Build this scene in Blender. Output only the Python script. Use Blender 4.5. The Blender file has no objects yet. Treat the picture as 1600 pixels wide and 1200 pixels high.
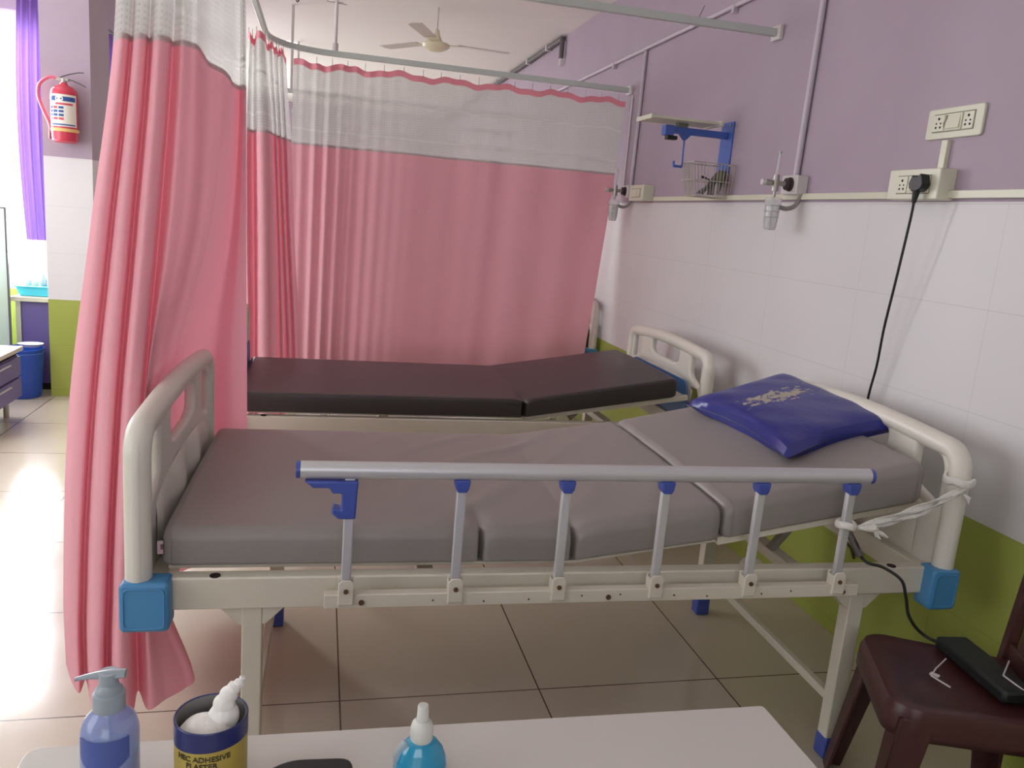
import bpy, bmesh, math, random
from mathutils import Vector, Matrix
random.seed(7)
C = bpy.context.scene.collection
PI = math.pi

# ------------------------------------------------------------------ camera, world, light, exposure
CAM = (-1.8826, 0.0, 1.4054)
FPX, YAW, PITCH, ROLL = 1266.56, -0.2414, -0.1998, -0.0810
def cam_axes():
    f = Vector((-math.sin(YAW)*math.cos(PITCH), math.cos(YAW)*math.cos(PITCH), math.sin(PITCH)))
    r = Vector((math.cos(YAW), math.sin(YAW), 0)); d = f.cross(r)
    cr, sr = math.cos(ROLL), math.sin(ROLL)
    return (r*cr + d*sr, d*cr - r*sr, f)
AX = cam_axes()
cd = bpy.data.cameras.new('camera'); cam = bpy.data.objects.new('camera', cd); C.objects.link(cam)
cd.sensor_width = 36; cd.lens = FPX/1600*36; cd.clip_start = 0.02; cd.clip_end = 100
M3 = Matrix((AX[0], -AX[1], -AX[2])).transposed()
cam.matrix_world = Matrix.Translation(CAM) @ M3.to_4x4()
bpy.context.scene.camera = cam
def at(u, v, Y):
    """point on the photograph's pixel (u, v) at the real depth y = Y"""
    d = AX[0]*((u-800)/FPX) + AX[1]*((v-600)/FPX) + AX[2]
    return Vector(CAM) + d*((Y-CAM[1])/d.y)

w = bpy.data.worlds.new('world'); bpy.context.scene.world = w; w.use_nodes = True
bg = w.node_tree.nodes['Background']; bg.inputs[0].default_value = (0.86, 0.93, 1.0, 1); bg.inputs[1].default_value = 3.0

def area(name, loc, look, sx, sy, power, col=(1, 1, 1)):
    l = bpy.data.lights.new(name, 'AREA'); l.shape = 'RECTANGLE'; l.size = sx; l.size_y = sy; l.energy = power; l.color = col
    o = bpy.data.objects.new(name, l); C.objects.link(o); o.location = loc
    o.rotation_euler = (Vector(look)-Vector(loc)).to_track_quat('-Z', 'Y').to_euler()
    return o
area('daylight_side_window', (-4.72, 4.0, 1.65), (-3, 3.7, 1.2), 2.1, 1.5, 26, (0.97, 0.98, 1.0))
area('daylight_side_window_rear', (-4.72, 0.6, 1.65), (-3, 1.0, 1.3), 2.0, 1.4, 17, (1.0, 0.97, 0.93))
area('daylight_end_window', (-4.1, 6.42, 1.6), (-4.0, 5, 1.3), 0.8, 1.6, 150, (0.97, 0.99, 1.0))
area('daylight_farther_window', (-3.55, 11.0, 1.65), (-1, 10.5, 1.6), 3.1, 1.45, 80, (1.0, 0.98, 0.98))
area('daylight_far_window', (-3.55, 7.6, 1.6), (-1, 6.8, 1.2), 1.9, 1.5, 85, (1.0, 0.97, 0.98))
area('added_front_fill', (-2.3, -1.95, 1.6), (-2.0, 1, 1.2), 1.6, 1.3, 7, (1.0, 0.96, 0.92))  # soft fill added behind the camera, at an unseen made-up window

sc = bpy.context.scene
sc.view_settings.view_transform = 'Standard'; sc.view_settings.look = 'None'
sc.view_settings.gamma = 1; sc.view_settings.use_curve_mapping = False
sc.view_settings.exposure = 0.12

# ------------------------------------------------------------------ materials
def srgb(r, g, b):
    f = lambda c: (c/255/12.92) if c/255 <= 0.04045 else ((c/255+0.055)/1.055)**2.4
    return (f(r), f(g), f(b), 1)
MATS = {}
def mat(name, col, rough=0.5, metal=0.0, bump=0.0, bscale=60, var=0.0, vscale=4, spec=0.5, coat=0.0):
    if name in MATS: return MATS[name]
    m = bpy.data.materials.new(name); m.use_nodes = True; nt = m.node_tree; b = nt.nodes['Principled BSDF']
    b.inputs['Base Color'].default_value = col; b.inputs['Roughness'].default_value = rough
    b.inputs['Metallic'].default_value = metal; b.inputs['Specular IOR Level'].default_value = spec
    b.inputs['Coat Weight'].default_value = coat
    tc = nt.nodes.new('ShaderNodeTexCoord')
    if var > 0:
        n = nt.nodes.new('ShaderNodeTexNoise'); n.inputs['Scale'].default_value = vscale; n.inputs['Detail'].default_value = 4
        nt.links.new(tc.outputs['Object'], n.inputs['Vector'])
        mx = nt.nodes.new('ShaderNodeMix'); mx.data_type = 'RGBA'
        mx.inputs[6].default_value = tuple(c*(1-var) for c in col[:3])+(1,)
        mx.inputs[7].default_value = tuple(min(1, c*(1+var)) for c in col[:3])+(1,)
        nt.links.new(n.outputs['Fac'], mx.inputs[0]); nt.links.new(mx.outputs[2], b.inputs['Base Color'])
    if bump > 0:
        n2 = nt.nodes.new('ShaderNodeTexNoise'); n2.inputs['Scale'].default_value = bscale; n2.inputs['Detail'].default_value = 3
        nt.links.new(tc.outputs['Object'], n2.inputs['Vector'])
        bp = nt.nodes.new('ShaderNodeBump'); bp.inputs['Strength'].default_value = bump; bp.inputs['Distance'].default_value = 0.01
        nt.links.new(n2.outputs['Fac'], bp.inputs['Height']); nt.links.new(bp.outputs['Normal'], b.inputs['Normal'])
    MATS[name] = m
    return m

class NB:
    """tiny node helper"""
    def __init__(s, nt): s.nt = nt
    def n(s, t): return s.nt.nodes.new(t)
    def m(s, op, a, b=None, c=None):
        x = s.n('ShaderNodeMath'); x.operation = op
        for i, v in enumerate((a, b, c)):
            if v is None: continue
            if isinstance(v, (int, float)): x.inputs[i].default_value = v
            else: s.nt.links.new(v, x.inputs[i])
        return x.outputs[0]
    def mix(s, f, a, b):
        x = s.n('ShaderNodeMix'); x.data_type = 'RGBA'
        for i, v in ((0, f), (6, a), (7, b)):
            if isinstance(v, (int, float, tuple)): x.inputs[i].default_value = v
            else: s.nt.links.new(v, x.inputs[i])
        return x.outputs[2]
    def line(s, coord, off, period, halfw):
        """1 on a joint line"""
        t = s.m('ADD', coord, -off); t = s.m('DIVIDE', t, period); t = s.m('ADD', t, 0.5)
        t = s.m('FRACT', t); t = s.m('SUBTRACT', t, 0.5); t = s.m('ABSOLUTE', t)
        return s.m('LESS_THAN', t, halfw/period)
    def noise(s, scale, vec=None, detail=4, rough=0.5):
        x = s.n('ShaderNodeTexNoise'); x.inputs['Scale'].default_value = scale; x.inputs['Detail'].default_value = detail; x.inputs['Roughness'].default_value = rough
        if vec is not None: s.nt.links.new(vec, x.inputs['Vector'])
        return x.outputs['Fac']

def floor_mat():
    m = bpy.data.materials.new('beige_vitrified_tile'); m.use_nodes = True; nt = m.node_tree; b = nt.nodes['Principled BSDF']; h = NB(nt)
    g = h.n('ShaderNodeNewGeometry'); sp = h.n('ShaderNodeSeparateXYZ'); nt.links.new(g.outputs['Position'], sp.inputs[0])
    lx = h.line(sp.outputs[0], -0.5887, 0.6, 0.0022); ly = h.line(sp.outputs[1], 2.156, 0.6, 0.0022)
    l = h.m('MAXIMUM', lx, ly)
    n1 = h.noise(1.6, g.outputs['Position'], 6, 0.6)
    base = h.mix(n1, srgb(184, 170, 152), srgb(201, 189, 172))
    nt.links.new(h.mix(l, base, srgb(74, 58, 44)), b.inputs['Base Color'])
    r = h.m('MULTIPLY', h.noise(3.0, g.outputs['Position']), 0.12); r = h.m('ADD', r, 0.10)
    nt.links.new(r, b.inputs['Roughness']); b.inputs['Specular IOR Level'].default_value = 0.55
    return m
def wall_mat(name, axis, y0):
    """lime tile up to .652, white tile to 1.575, lilac paint above"""
    m = bpy.data.materials.new(name); m.use_nodes = True; nt = m.node_tree; b = nt.nodes['Principled BSDF']; h = NB(nt)
    g = h.n('ShaderNodeNewGeometry'); sp = h.n('ShaderNodeSeparateXYZ'); nt.links.new(g.outputs['Position'], sp.inputs[0])
    z = sp.outputs[2]; a = sp.outputs[axis]
    zj = h.line(z, 0.652, 0.3023, 0.0011); aj = h.line(a, y0, 0.603, 0.0009); j = h.m('MAXIMUM', zj, aj)
    n = h.noise(2.2, g.outputs['Position'], 3)
    white = h.mix(n, srgb(214, 211, 212), srgb(226, 222, 222))
    lime = h.mix(n, srgb(156, 166, 78), srgb(170, 180, 92))
    lil = h.mix(h.noise(3.0, g.outputs['Position'], 5), srgb(167, 150, 164), srgb(177, 161, 174))
    white = h.mix(h.m('MULTIPLY', j, 0.28), white, srgb(150, 146, 146)); lime = h.mix(h.m('MULTIPLY', j, 0.4), lime, srgb(110, 120, 40))
    isL = h.m('LESS_THAN', z, 0.652); isP = h.m('GREATER_THAN', z, 1.565)
    c = h.mix(isL, white, lime)
    # worn specks in the paint
    sp1 = h.m('GREATER_THAN', h.noise(26, g.outputs['Position'], 2), 0.79)
    lil = h.mix(h.m('MULTIPLY', sp1, 0.4), lil, srgb(120, 100, 118))
    nt.links.new(h.mix(isP, c, lil), b.inputs['Base Color'])
    nt.links.new(h.m('ADD', h.m('MULTIPLY', isP, 0.10), 0.46), b.inputs['Roughness'])
    b.inputs['Specular IOR Level'].default_value = 0.22
    bp = h.n('ShaderNodeBump'); bp.inputs['Strength'].default_value = 0.08; bp.inputs['Distance'].default_value = 0.01
    nt.links.new(h.noise(9, g.outputs['Position'], 2), bp.inputs['Height']); nt.links.new(bp.outputs['Normal'], b.inputs['Normal'])
    return m
def cloth_mat(name, col, trans=0.45, wr=0.15, tcol=None):
    m = bpy.data.materials.new(name); m.use_nodes = True; nt = m.node_tree; h = NB(nt); nt.nodes.remove(nt.nodes['Principled BSDF'])
    out = nt.nodes['Material Output']; d = h.n('ShaderNodeBsdfDiffuse'); t = h.n('ShaderNodeBsdfTranslucent'); mx = h.n('ShaderNodeMixShader')
    g = h.n('ShaderNodeTexCoord')
    c = h.mix(h.noise(7, g.outputs['Object'], 4), tuple(x*0.93 for x in col[:3])+(1,), col)
    nt.links.new(c, d.inputs[0])
    t.inputs[0].default_value = tcol or (col[0], col[1]*0.62, col[2]*0.68, 1)
    mx.inputs[0].default_value = trans; nt.links.new(d.outputs[0], mx.inputs[1]); nt.links.new(t.outputs[0], mx.inputs[2])
    bp = h.n('ShaderNodeBump'); bp.inputs['Strength'].default_value = wr; bp.inputs['Distance'].default_value = 0.02
    nt.links.new(h.noise(14, g.outputs['Object'], 4), bp.inputs['Height']); nt.links.new(bp.outputs['Normal'], d.inputs['Normal'])
    nt.links.new(mx.outputs[0], out.inputs[0])
    return m
def net_mat(name, col):
    m = bpy.data.materials.new(name); m.use_nodes = True; nt = m.node_tree; h = NB(nt); nt.nodes.remove(nt.nodes['Principled BSDF'])
    out = nt.nodes['Material Output']; uv = h.n('ShaderNodeUVMap'); sp = h.n('ShaderNodeSeparateXYZ'); nt.links.new(uv.outputs[0], sp.inputs[0])
    lu = h.line(sp.outputs[0], 0.0, 0.014, 0.0040); lv = h.line(sp.outputs[1], 0.0, 0.014, 0.0040); l = h.m('MAXIMUM', lu, lv)
    a = h.m('ADD', h.m('MULTIPLY', l, 0.20), 0.69)
    band = h.line(sp.outputs[1], 0.12, 0.19, 0.006); a = h.m('MAXIMUM', a, h.m('MULTIPLY', band, 0.97))
    d = h.n('ShaderNodeBsdfDiffuse'); t = h.n('ShaderNodeBsdfTranslucent'); d.inputs[0].default_value = col; t.inputs[0].default_value = col
    mx = h.n('ShaderNodeMixShader'); mx.inputs[0].default_value = 0.4; nt.links.new(d.outputs[0], mx.inputs[1]); nt.links.new(t.outputs[0], mx.inputs[2])
    tr = h.n('ShaderNodeBsdfTransparent'); m2 = h.n('ShaderNodeMixShader'); nt.links.new(a, m2.inputs[0]); nt.links.new(tr.outputs[0], m2.inputs[1]); nt.links.new(mx.outputs[0], m2.inputs[2])
    nt.links.new(m2.outputs[0], out.inputs[0])
    return m
def glass_mat(name, col, rough=0.05, alpha=0.35):
    """clear moulded plastic or glass: part see-through, part glossy tint"""
    m = bpy.data.materials.new(name); m.use_nodes = True; nt = m.node_tree; b = nt.nodes['Principled BSDF']
    b.inputs['Base Color'].default_value = col; b.inputs['Roughness'].default_value = rough; b.inputs['Alpha'].default_value = alpha
    b.inputs['Specular IOR Level'].default_value = 0.7
    return m
def vinyl_pillow_mat():
    m = bpy.data.materials.new('blue_vinyl_flaking'); m.use_nodes = True; nt = m.node_tree; b = nt.nodes['Principled BSDF']; h = NB(nt)
    uv = h.n('ShaderNodeUVMap'); sp = h.n('ShaderNodeSeparateXYZ'); nt.links.new(uv.outputs[0], sp.inputs[0])
    # flaked patch: a ragged streak across the top of the pillow
    du = h.m('DIVIDE', h.m('SUBTRACT', sp.outputs[0], 0.50), 0.40); dv = h.m('DIVIDE', h.m('SUBTRACT', sp.outputs[1], 0.58), 0.13)
    r2 = h.m('ADD', h.m('MULTIPLY', du, du), h.m('MULTIPLY', dv, dv)); fall = h.m('SUBTRACT', 1.0, r2)
    mp = h.n('ShaderNodeMapping'); mp.inputs['Scale'].default_value = (11, 17, 1); nt.links.new(uv.outputs[0], mp.inputs[0])
    n = h.noise(1.0, mp.outputs[0], 6, 0.65)
    k = h.m('ADD', n, h.m('MULTIPLY', fall, 0.14)); bare = h.m('GREATER_THAN', k, 0.612)
    top = h.m('GREATER_THAN', sp.outputs[2], -1)
    bare = h.m('MULTIPLY', bare, h.m('GREATER_THAN', fall, -0.1))
    nt.links.new(h.mix(bare, srgb(32, 38, 128), srgb(176, 168, 150)), b.inputs['Base Color'])
    nt.links.new(h.m('ADD', h.m('MULTIPLY', bare, 0.5), 0.33), b.inputs['Roughness'])
    bp = h.n('ShaderNodeBump'); bp.inputs['Strength'].default_value = 0.25; bp.inputs['Distance'].default_value = 0.01
    nt.links.new(h.noise(7, uv.outputs[0], 4), bp.inputs['Height']); nt.links.new(bp.outputs['Normal'], b.inputs['Normal'])
    return m

cream = mat('cream_enamel', srgb(218, 211, 195), 0.35, bump=0.03, var=0.05, vscale=9)
abs_w = mat('ivory_moulded_plastic', srgb(222, 217, 206), 0.38, bump=0.03, bscale=30)
blue_cap = mat('sky_blue_plastic', srgb(74, 140, 190), 0.35)
blue_dk = mat('royal_blue_plastic', srgb(66, 84, 165), 0.4)
blue_pt = mat('blue_powder_coat', srgb(72, 104, 186), 0.4)
alu = mat('brushed_aluminium', srgb(205, 203, 206), 0.38, metal=0.35, bump=0.02, bscale=120)
steel = mat('steel', srgb(168, 164, 156), 0.35, metal=0.6)
grey_vinyl = mat('grey_vinyl', srgb(146, 139, 135), 0.42, bump=0.10, bscale=5, var=0.04, vscale=3)
brown_vinyl = mat('dark_brown_vinyl', srgb(58, 51, 51), 0.38, bump=0.06, bscale=4)
ivory_sw = mat('ivory_switch_plastic', srgb(212, 210, 190), 0.35)
black_pl = mat('black_plastic', srgb(24, 23, 24), 0.45)
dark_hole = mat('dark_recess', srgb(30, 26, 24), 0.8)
rust = mat('rust_brown', srgb(96, 66, 44), 0.7)
white_pt = mat('white_paint', srgb(214, 208, 206), 0.45)
rail_pt = mat('grey_white_rail_paint', srgb(198, 204, 200), 0.4)
conduit_m = mat('pale_pvc_conduit', srgb(196, 184, 194), 0.45)
dark_pipe = mat('grey_pvc_pipe', srgb(98, 92, 94), 0.5)
ceil_m = mat('ceiling_distemper', srgb(236, 231, 226), 0.75, bump=0.05, bscale=4, var=0.03, vscale=1.2)
maroon = mat('maroon_plastic', srgb(72, 38, 39), 0.36, bump=0.04, bscale=20, var=0.12, vscale=14)
pink = cloth_mat('pink_curtain_cloth', srgb(240, 184, 195), 0.20)
pink_band = cloth_mat('pink_header_band', srgb(238, 160, 172), 0.2)
net_w = net_mat('white_net', srgb(220, 218, 215))
purple_cl = cloth_mat('purple_curtain_cloth', srgb(122, 92, 156), 0.12, tcol=srgb(130, 100, 170))
lam_w = mat('white_laminate', srgb(206, 200, 194), 0.32, var=0.02)
purple_lam = mat('purple_laminate', srgb(104, 90, 150), 0.4)
gauze = mat('white_gauze', srgb(226, 222, 216), 0.9, bump=0.4, bscale=90)
cotton = mat('white_cotton', srgb(238, 234, 230), 0.95, bump=0.7, bscale=45)
red_pt = mat('red_enamel', srgb(196, 58, 80), 0.25)  # lightened red: washing-out by glare is put into the colour

# ------------------------------------------------------------------ mesh helpers
class MB:
    def __init__(s): s.bm = bmesh.new(); s.uv = None
    def box(s, c, d, rz=0, ry=0, rx=0):
        M = Matrix.Translation(c) @ Matrix.Rotation(rz, 4, 'Z') @ Matrix.Rotation(ry, 4, 'Y') @ Matrix.Rotation(rx, 4, 'X') @ Matrix.Diagonal((d[0], d[1], d[2], 1))
        bmesh.ops.create_cube(s.bm, size=1, matrix=M); return s
    def span(s, a, b):
        return s.box([(a[i]+b[i])/2 for i in range(3)], [abs(b[i]-a[i]) for i in range(3)])
    def bar(s, p0, p1, wd, ht):
        p0, p1 = Vector(p0), Vector(p1); d = p1-p0
        q = d.to_track_quat('X', 'Z').to_matrix().to_4x4()
        bmesh.ops.create_cube(s.bm, size=1, matrix=Matrix.Translation((p0+p1)/2) @ q @ Matrix.Diagonal((d.length, wd, ht, 1))); return s
    def cyl(s, p0, p1, r, r2=None, seg=16):
        p0, p1 = Vector(p0), Vector(p1); d = p1-p0
        q = d.to_track_quat('Z', 'Y').to_matrix().to_4x4()
        bmesh.ops.create_cone(s.bm, cap_ends=True, segments=seg, radius1=r, radius2=r if r2 is None else r2, depth=d.length, matrix=Matrix.Translation((p0+p1)/2) @ q); return s
    def tube(s, pts, r, seg=10, closed=False, flat=1.0, ph=0.0):
        pts = [Vector(p) for p in pts]; n = len(pts); rings = []; up = None
        for i, p in enumerate(pts):
            a = pts[i-1] if (i > 0 or closed) else p; b = pts[(i+1) % n] if (i < n-1 or closed) else p
            t = (b-a).normalized()
            if up is None:
                up = Vector((0, 0, 1)) if abs(t.z) < 0.9 else Vector((1, 0, 0))
            sx = t.cross(up).normalized(); up = sx.cross(t).normalized()
            rr = r[i] if isinstance(r, (list, tuple)) else r
            rings.append([s.bm.verts.new(p + sx*math.cos(2*PI*k/seg+ph)*rr + up*math.sin(2*PI*k/seg+ph)*rr*flat) for k in range(seg)])
        for i in range(n if closed else n-1):
            A, B = rings[i], rings[(i+1) % n]
            for k in range(seg): s.bm.faces.new((A[k], A[(k+1) % seg], B[(k+1) % seg], B[k]))
        if not closed:
            s.bm.faces.new(rings[0][::-1]); s.bm.faces.new(rings[-1])
        return s
    def lathe(s, prof, c, seg=28, axis='Z', sx=1, sy=1, caps=True):
        rings = []
        for r, z in prof:
            ring = []
            for k in range(seg):
                a = 2*PI*k/seg; x, y = r*math.cos(a)*sx, r*math.sin(a)*sy
                v = {'Z': (x, y, z), 'X': (z, x, y), 'Y': (x, z, y)}[axis]
                ring.append(s.bm.verts.new(Vector(c)+Vector(v)))
            rings.append(ring)
        for A, B in zip(rings, rings[1:]):
            for k in range(seg): s.bm.faces.new((A[k], A[(k+1) % seg], B[(k+1) % seg], B[k]))
        if caps:
            s.bm.faces.new(rings[0][::-1]); s.bm.faces.new(rings[-1])
        return s
    def prism(s, poly, vec):
        vec = Vector(vec); a = [s.bm.verts.new(Vector(p)) for p in poly]; b = [s.bm.verts.new(Vector(p)+vec) for p in poly]
        n = len(a); s.bm.faces.new(a[::-1]); s.bm.faces.new(b)
        for i in range(n): s.bm.faces.new((a[i], a[(i+1) % n], b[(i+1) % n], b[i]))
        return s
    def grid(s, f, nu, nv, uvf=None):
        """surface f(i/nu, j/nv)"""
        V = [[s.bm.verts.new(f(i/nu, j/nv)) for j in range(nv+1)] for i in range(nu+1)]
        if uvf and s.uv is None: s.uv = s.bm.loops.layers.uv.new('UVMap')
        for i in range(nu):
            for j in range(nv):
                fc = s.bm.faces.new((V[i][j], V[i+1][j], V[i+1][j+1], V[i][j+1]))
                if uvf:
                    for lp, (a, b) in zip(fc.loops, ((i, j), (i+1, j), (i+1, j+1), (i, j+1))): lp[s.uv].uv = uvf(a/nu, b/nv)
        return s
    def build(s, name, material, parent=None, bevel=0.0, smooth=True, solid=0.0, sub=0, seg=2):
        if solid == 0: bmesh.ops.recalc_face_normals(s.bm, faces=s.bm.faces)
        me = bpy.data.meshes.new(name); off = world_loc(parent) if parent else Vector((0, 0, 0))
        if parent is None:
            # origin at the foot of the thing
            vs = [v.co for v in s.bm.verts]; lo = Vector([min(v[i] for v in vs) for i in range(3)]); hi = Vector([max(v[i] for v in vs) for i in range(3)])
            base = Vector(((lo.x+hi.x)/2, (lo.y+hi.y)/2, lo.z)); off = base
        bmesh.ops.translate(s.bm, verts=s.bm.verts, vec=-off)
        s.bm.to_mesh(me); s.bm.free()
        if smooth:
            for p in me.polygons: p.use_smooth = True
            me.set_sharp_from_angle(angle=math.radians(38))
        o = bpy.data.objects.new(name, me); C.objects.link(o); me.materials.append(material)
        if parent: o.parent = parent
        else: o.location = off
        if solid: md = o.modifiers.new('solid', 'SOLIDIFY'); md.thickness = solid; md.offset = 0
        if bevel: md = o.modifiers.new('bevel', 'BEVEL'); md.width = bevel; md.segments = seg; md.limit_method = 'ANGLE'; md.angle_limit = math.radians(40)
        if sub: md = o.modifiers.new('sub', 'SUBSURF'); md.levels = sub; md.render_levels = sub
        return o
def world_loc(o):
    v = Vector(o.location); p = o.parent
    while p: v += p.location; p = p.parent
    return v
def tag(o, label=None, cat=None, group=None, kind=None):
    if label: o['label'] = label
    if cat: o['category'] = cat
    if group: o['group'] = group
    if kind: o['kind'] = kind
    return o
def thing(name, label, cat, loc, group=None):
    o = bpy.data.objects.new(name, None); C.objects.link(o); o.location = loc; o.empty_display_size = 0.1
    return tag(o, label, cat, group)
def copy_tree(o, parent=None):
    c = o.copy(); C.objects.link(c)
    if parent: c.parent = parent
    for ch in [x for x in bpy.data.objects if x.parent == o]: copy_tree(ch, c)
    return c
def board(name, outline, holes, plane, depth, bev, material, parent, res=6):
    """a moulded board with openings: 2D outlines (a, b) laid in the y-z plane at x = plane"""
    cu = bpy.data.curves.new('tmp', 'CURVE'); cu.dimensions = '2D'; cu.fill_mode = 'BOTH'; cu.extrude = depth/2-bev; cu.bevel_depth = bev; cu.bevel_resolution = 3; cu.offset = -bev
    for pl in [outline]+holes:
        sp = cu.splines.new('POLY'); sp.points.add(len(pl)-1); sp.use_cyclic_u = True
        for i, (a, b) in enumerate(pl): sp.points[i].co = (a, b, 0, 1)
    tmp = bpy.data.objects.new('tmp', cu); C.objects.link(tmp); dg = bpy.context.evaluated_depsgraph_get()
    me = bpy.data.meshes.new_from_object(tmp.evaluated_get(dg)); bpy.data.objects.remove(tmp)
    off = world_loc(parent)
    for v in me.vertices:
        a, b, d = v.co; v.co = Vector((plane+d, a, b)) - off
    me.name = name; me.materials.clear(); me.materials.append(material)
    for p in me.polygons: p.use_smooth = True
    me.set_sharp_from_angle(angle=math.radians(40))
    o = bpy.data.objects.new(name, me); C.objects.link(o); o.parent = parent
    return o
def rounded(pts, r, n=5):
    """round the corners of a polygon; r may be per-corner"""
    out = []; N = len(pts)
    for i, p in enumerate(pts):
        rr = r[i] if isinstance(r, (list, tuple)) else r
        p = Vector((p[0], p[1], 0)); a = Vector((*pts[i-1], 0))-p; b = Vector((*pts[(i+1) % N], 0))-p
        k = min(rr, a.length*0.48, b.length*0.48); A = p+a.normalized()*k; B = p+b.normalized()*k
        for j in range(n+1):
            t = j/n; q = A*(1-t)**2 + p*2*t*(1-t) + B*t*t; out.append((q.x, q.y))
    return out
def cat(P, t):
    """Catmull-Rom through list P of Vectors, t in 0..1"""
    n = len(P)-1; x = min(max(t, 0), 1)*n; i = min(int(x), n-1); f = x-i
    p1, p2 = P[i], P[i+1]; p0 = P[i-1] if i > 0 else p1*2-p2; p3 = P[i+2] if i+2 <= n else p2*2-p1
    return 0.5*((2*p1)+(p2-p0)*f+(2*p0-5*p1+4*p2-p3)*f*f+(3*p1-p0-3*p2+p3)*f**3)
def text_on(name, s, size, material, parent, fn, bold=0.0):
    """lettering as thin raised mesh; fn maps (x, y, z) of the text to a world point"""
    cu = bpy.data.curves.new('txt', 'FONT'); cu.body = s; cu.size = size; cu.align_x = 'CENTER'; cu.align_y = 'CENTER'; cu.extrude = 0.0003; cu.offset = bold
    tmp = bpy.data.objects.new('txt', cu); C.objects.link(tmp); dg = bpy.context.evaluated_depsgraph_get()
    me = bpy.data.meshes.new_from_object(tmp.evaluated_get(dg)); bpy.data.objects.remove(tmp)
    off = world_loc(parent)
    for v in me.vertices: v.co = Vector(fn(*v.co)) - off
    me.materials.clear(); me.materials.append(material)
    o = bpy.data.objects.new(name, me); C.objects.link(o); o.parent = parent
    return o

# ------------------------------------------------------------------ the room
XL, YE, YB, YF, H = -4.7, 6.35, 13.5, -2.0, 2.9
def struct(mb, name, m, **k):
    o = mb.build(name, m, None, smooth=False, **k); o['kind'] = 'structure'; return o
struct(MB().span((XL-.1, YF-.1, -.1), (.12, YB+.1, 0)), 'floor', floor_mat())
struct(MB().span((XL-.1, YF-.1, H), (.12, YB+.1, H+.1)), 'ceiling', ceil_m)
struct(MB().span((0, YF-.1, 0), (.12, YB+.1, H)), 'wall_right', wall_mat('tiled_lilac_wall', 1, 1.971))
wm_x = wall_mat('tiled_lilac_wall_cross', 0, -0.6); wm_y = wall_mat('tiled_lilac_wall_side', 1, 0.2)
def holed(name, axis, c0, c1, a0, a1, z1, holes, m):
    """wall slab between c0..c1 on one axis, running a0..a1 on the other, with openings (a, a, z, z)"""
    mb = MB(); cuts = sorted(holes); prev = a0
    def add(p, q, zz0, zz1):
        if q-p < 1e-4 or zz1-zz0 < 1e-4: return
        if axis == 'x': mb.span((c0, p, zz0), (c1, q, zz1))
        else: mb.span((p, c0, zz0), (q, c1, zz1))
    for h0, h1, b, t in cuts:
        add(prev, h0, 0, z1); add(h0, h1, 0, b); add(h0, h1, t, z1); prev = h1
    add(prev, a1, 0, z1)
    return struct(mb, name, m)
holed('wall_left', 'x', XL-.1, XL, YF, YE, H, [(-0.4, 1.6, 0.95, 2.4), (2.8, 5.6, 0.9, 2.45)], wm_y)
holed('wall_end', 'y', YE, YE+.1, XL, -3.50, H, [(-4.55, -3.72, 0.78, 2.5)], wm_x)
holed('wall_left_far', 'x', -3.60, -3.50, YE+.1, YB, H, [(6.62, 8.6, 0.9, 2.42), (9.4, 12.6, 0.9, 2.42)], wm_y)
holed('wall_back', 'y', YB, YB+.1, -3.6, .0, H, [], wm_x)
holed('wall_front', 'y', YF-.1, YF, XL, 0, H, [(-3.1, -1.5, 0.9, 2.3)], wm_x)  # opening added behind the camera to hold the soft fill light
win_m = mat('white_window_frame', srgb(232, 232, 232), 0.4)
pane_m = glass_mat('window_glass', (0.95, 0.98, 1, 1), 0.02, 0.06)
def window(n, axis, c, a0, a1, z0, z1):
    mb = MB(); t = .05; P = lambda a, z, d=0: (c+d, a, z) if axis == 'x' else (a, c+d, z)
    def bar(a, b, zz0, zz1): mb.span(P(a, zz0, -.025), P(b, zz1, .025))
    bar(a0, a0+t, z0, z1); bar(a1-t, a1, z0, z1); bar(a0+t, a1-t, z0, z0+t); bar(a0+t, a1-t, z1-t, z1)
    k = max(2, round((a1-a0)/0.7))
    for i in range(1, k): x = a0+(a1-a0)*i/k; bar(x-.02, x+.02, z0+t, z1-t)
    o = struct(mb, 'window_%d' % n, win_m)
    g = MB().span(P(a0+t, z0+t, -.003), P(a1-t, z1-t, .003)); g.build('pane', pane_m, o, smooth=False)
window(1, 'x', XL-.05, -0.4, 1.6, 0.95, 2.4); window(2, 'x', XL-.05, 2.8, 5.6, 0.9, 2.45)
window(3, 'y', YE+.05, -4.55, -3.72, 0.78, 2.5); window(4, 'x', -3.55, 6.62, 8.6, 0.9, 2.42); window(6, 'x', -3.55, 9.4, 12.6, 0.9, 2.42); window(5, 'y', YF-.05, -3.1, -1.5, 0.9, 2.3)  # front-wall window is unseen, added to go with the fill light
# square pillar with the fire extinguisher
pm = bpy.data.materials.new('pillar_paint'); pm = wall_mat('pillar_tile_and_paint', 0, -3.9)
pil = MB().span((-3.612, 5.86, 0), (-3.327, 6.35, H)); struct(pil, 'trim_1', pm)

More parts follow.
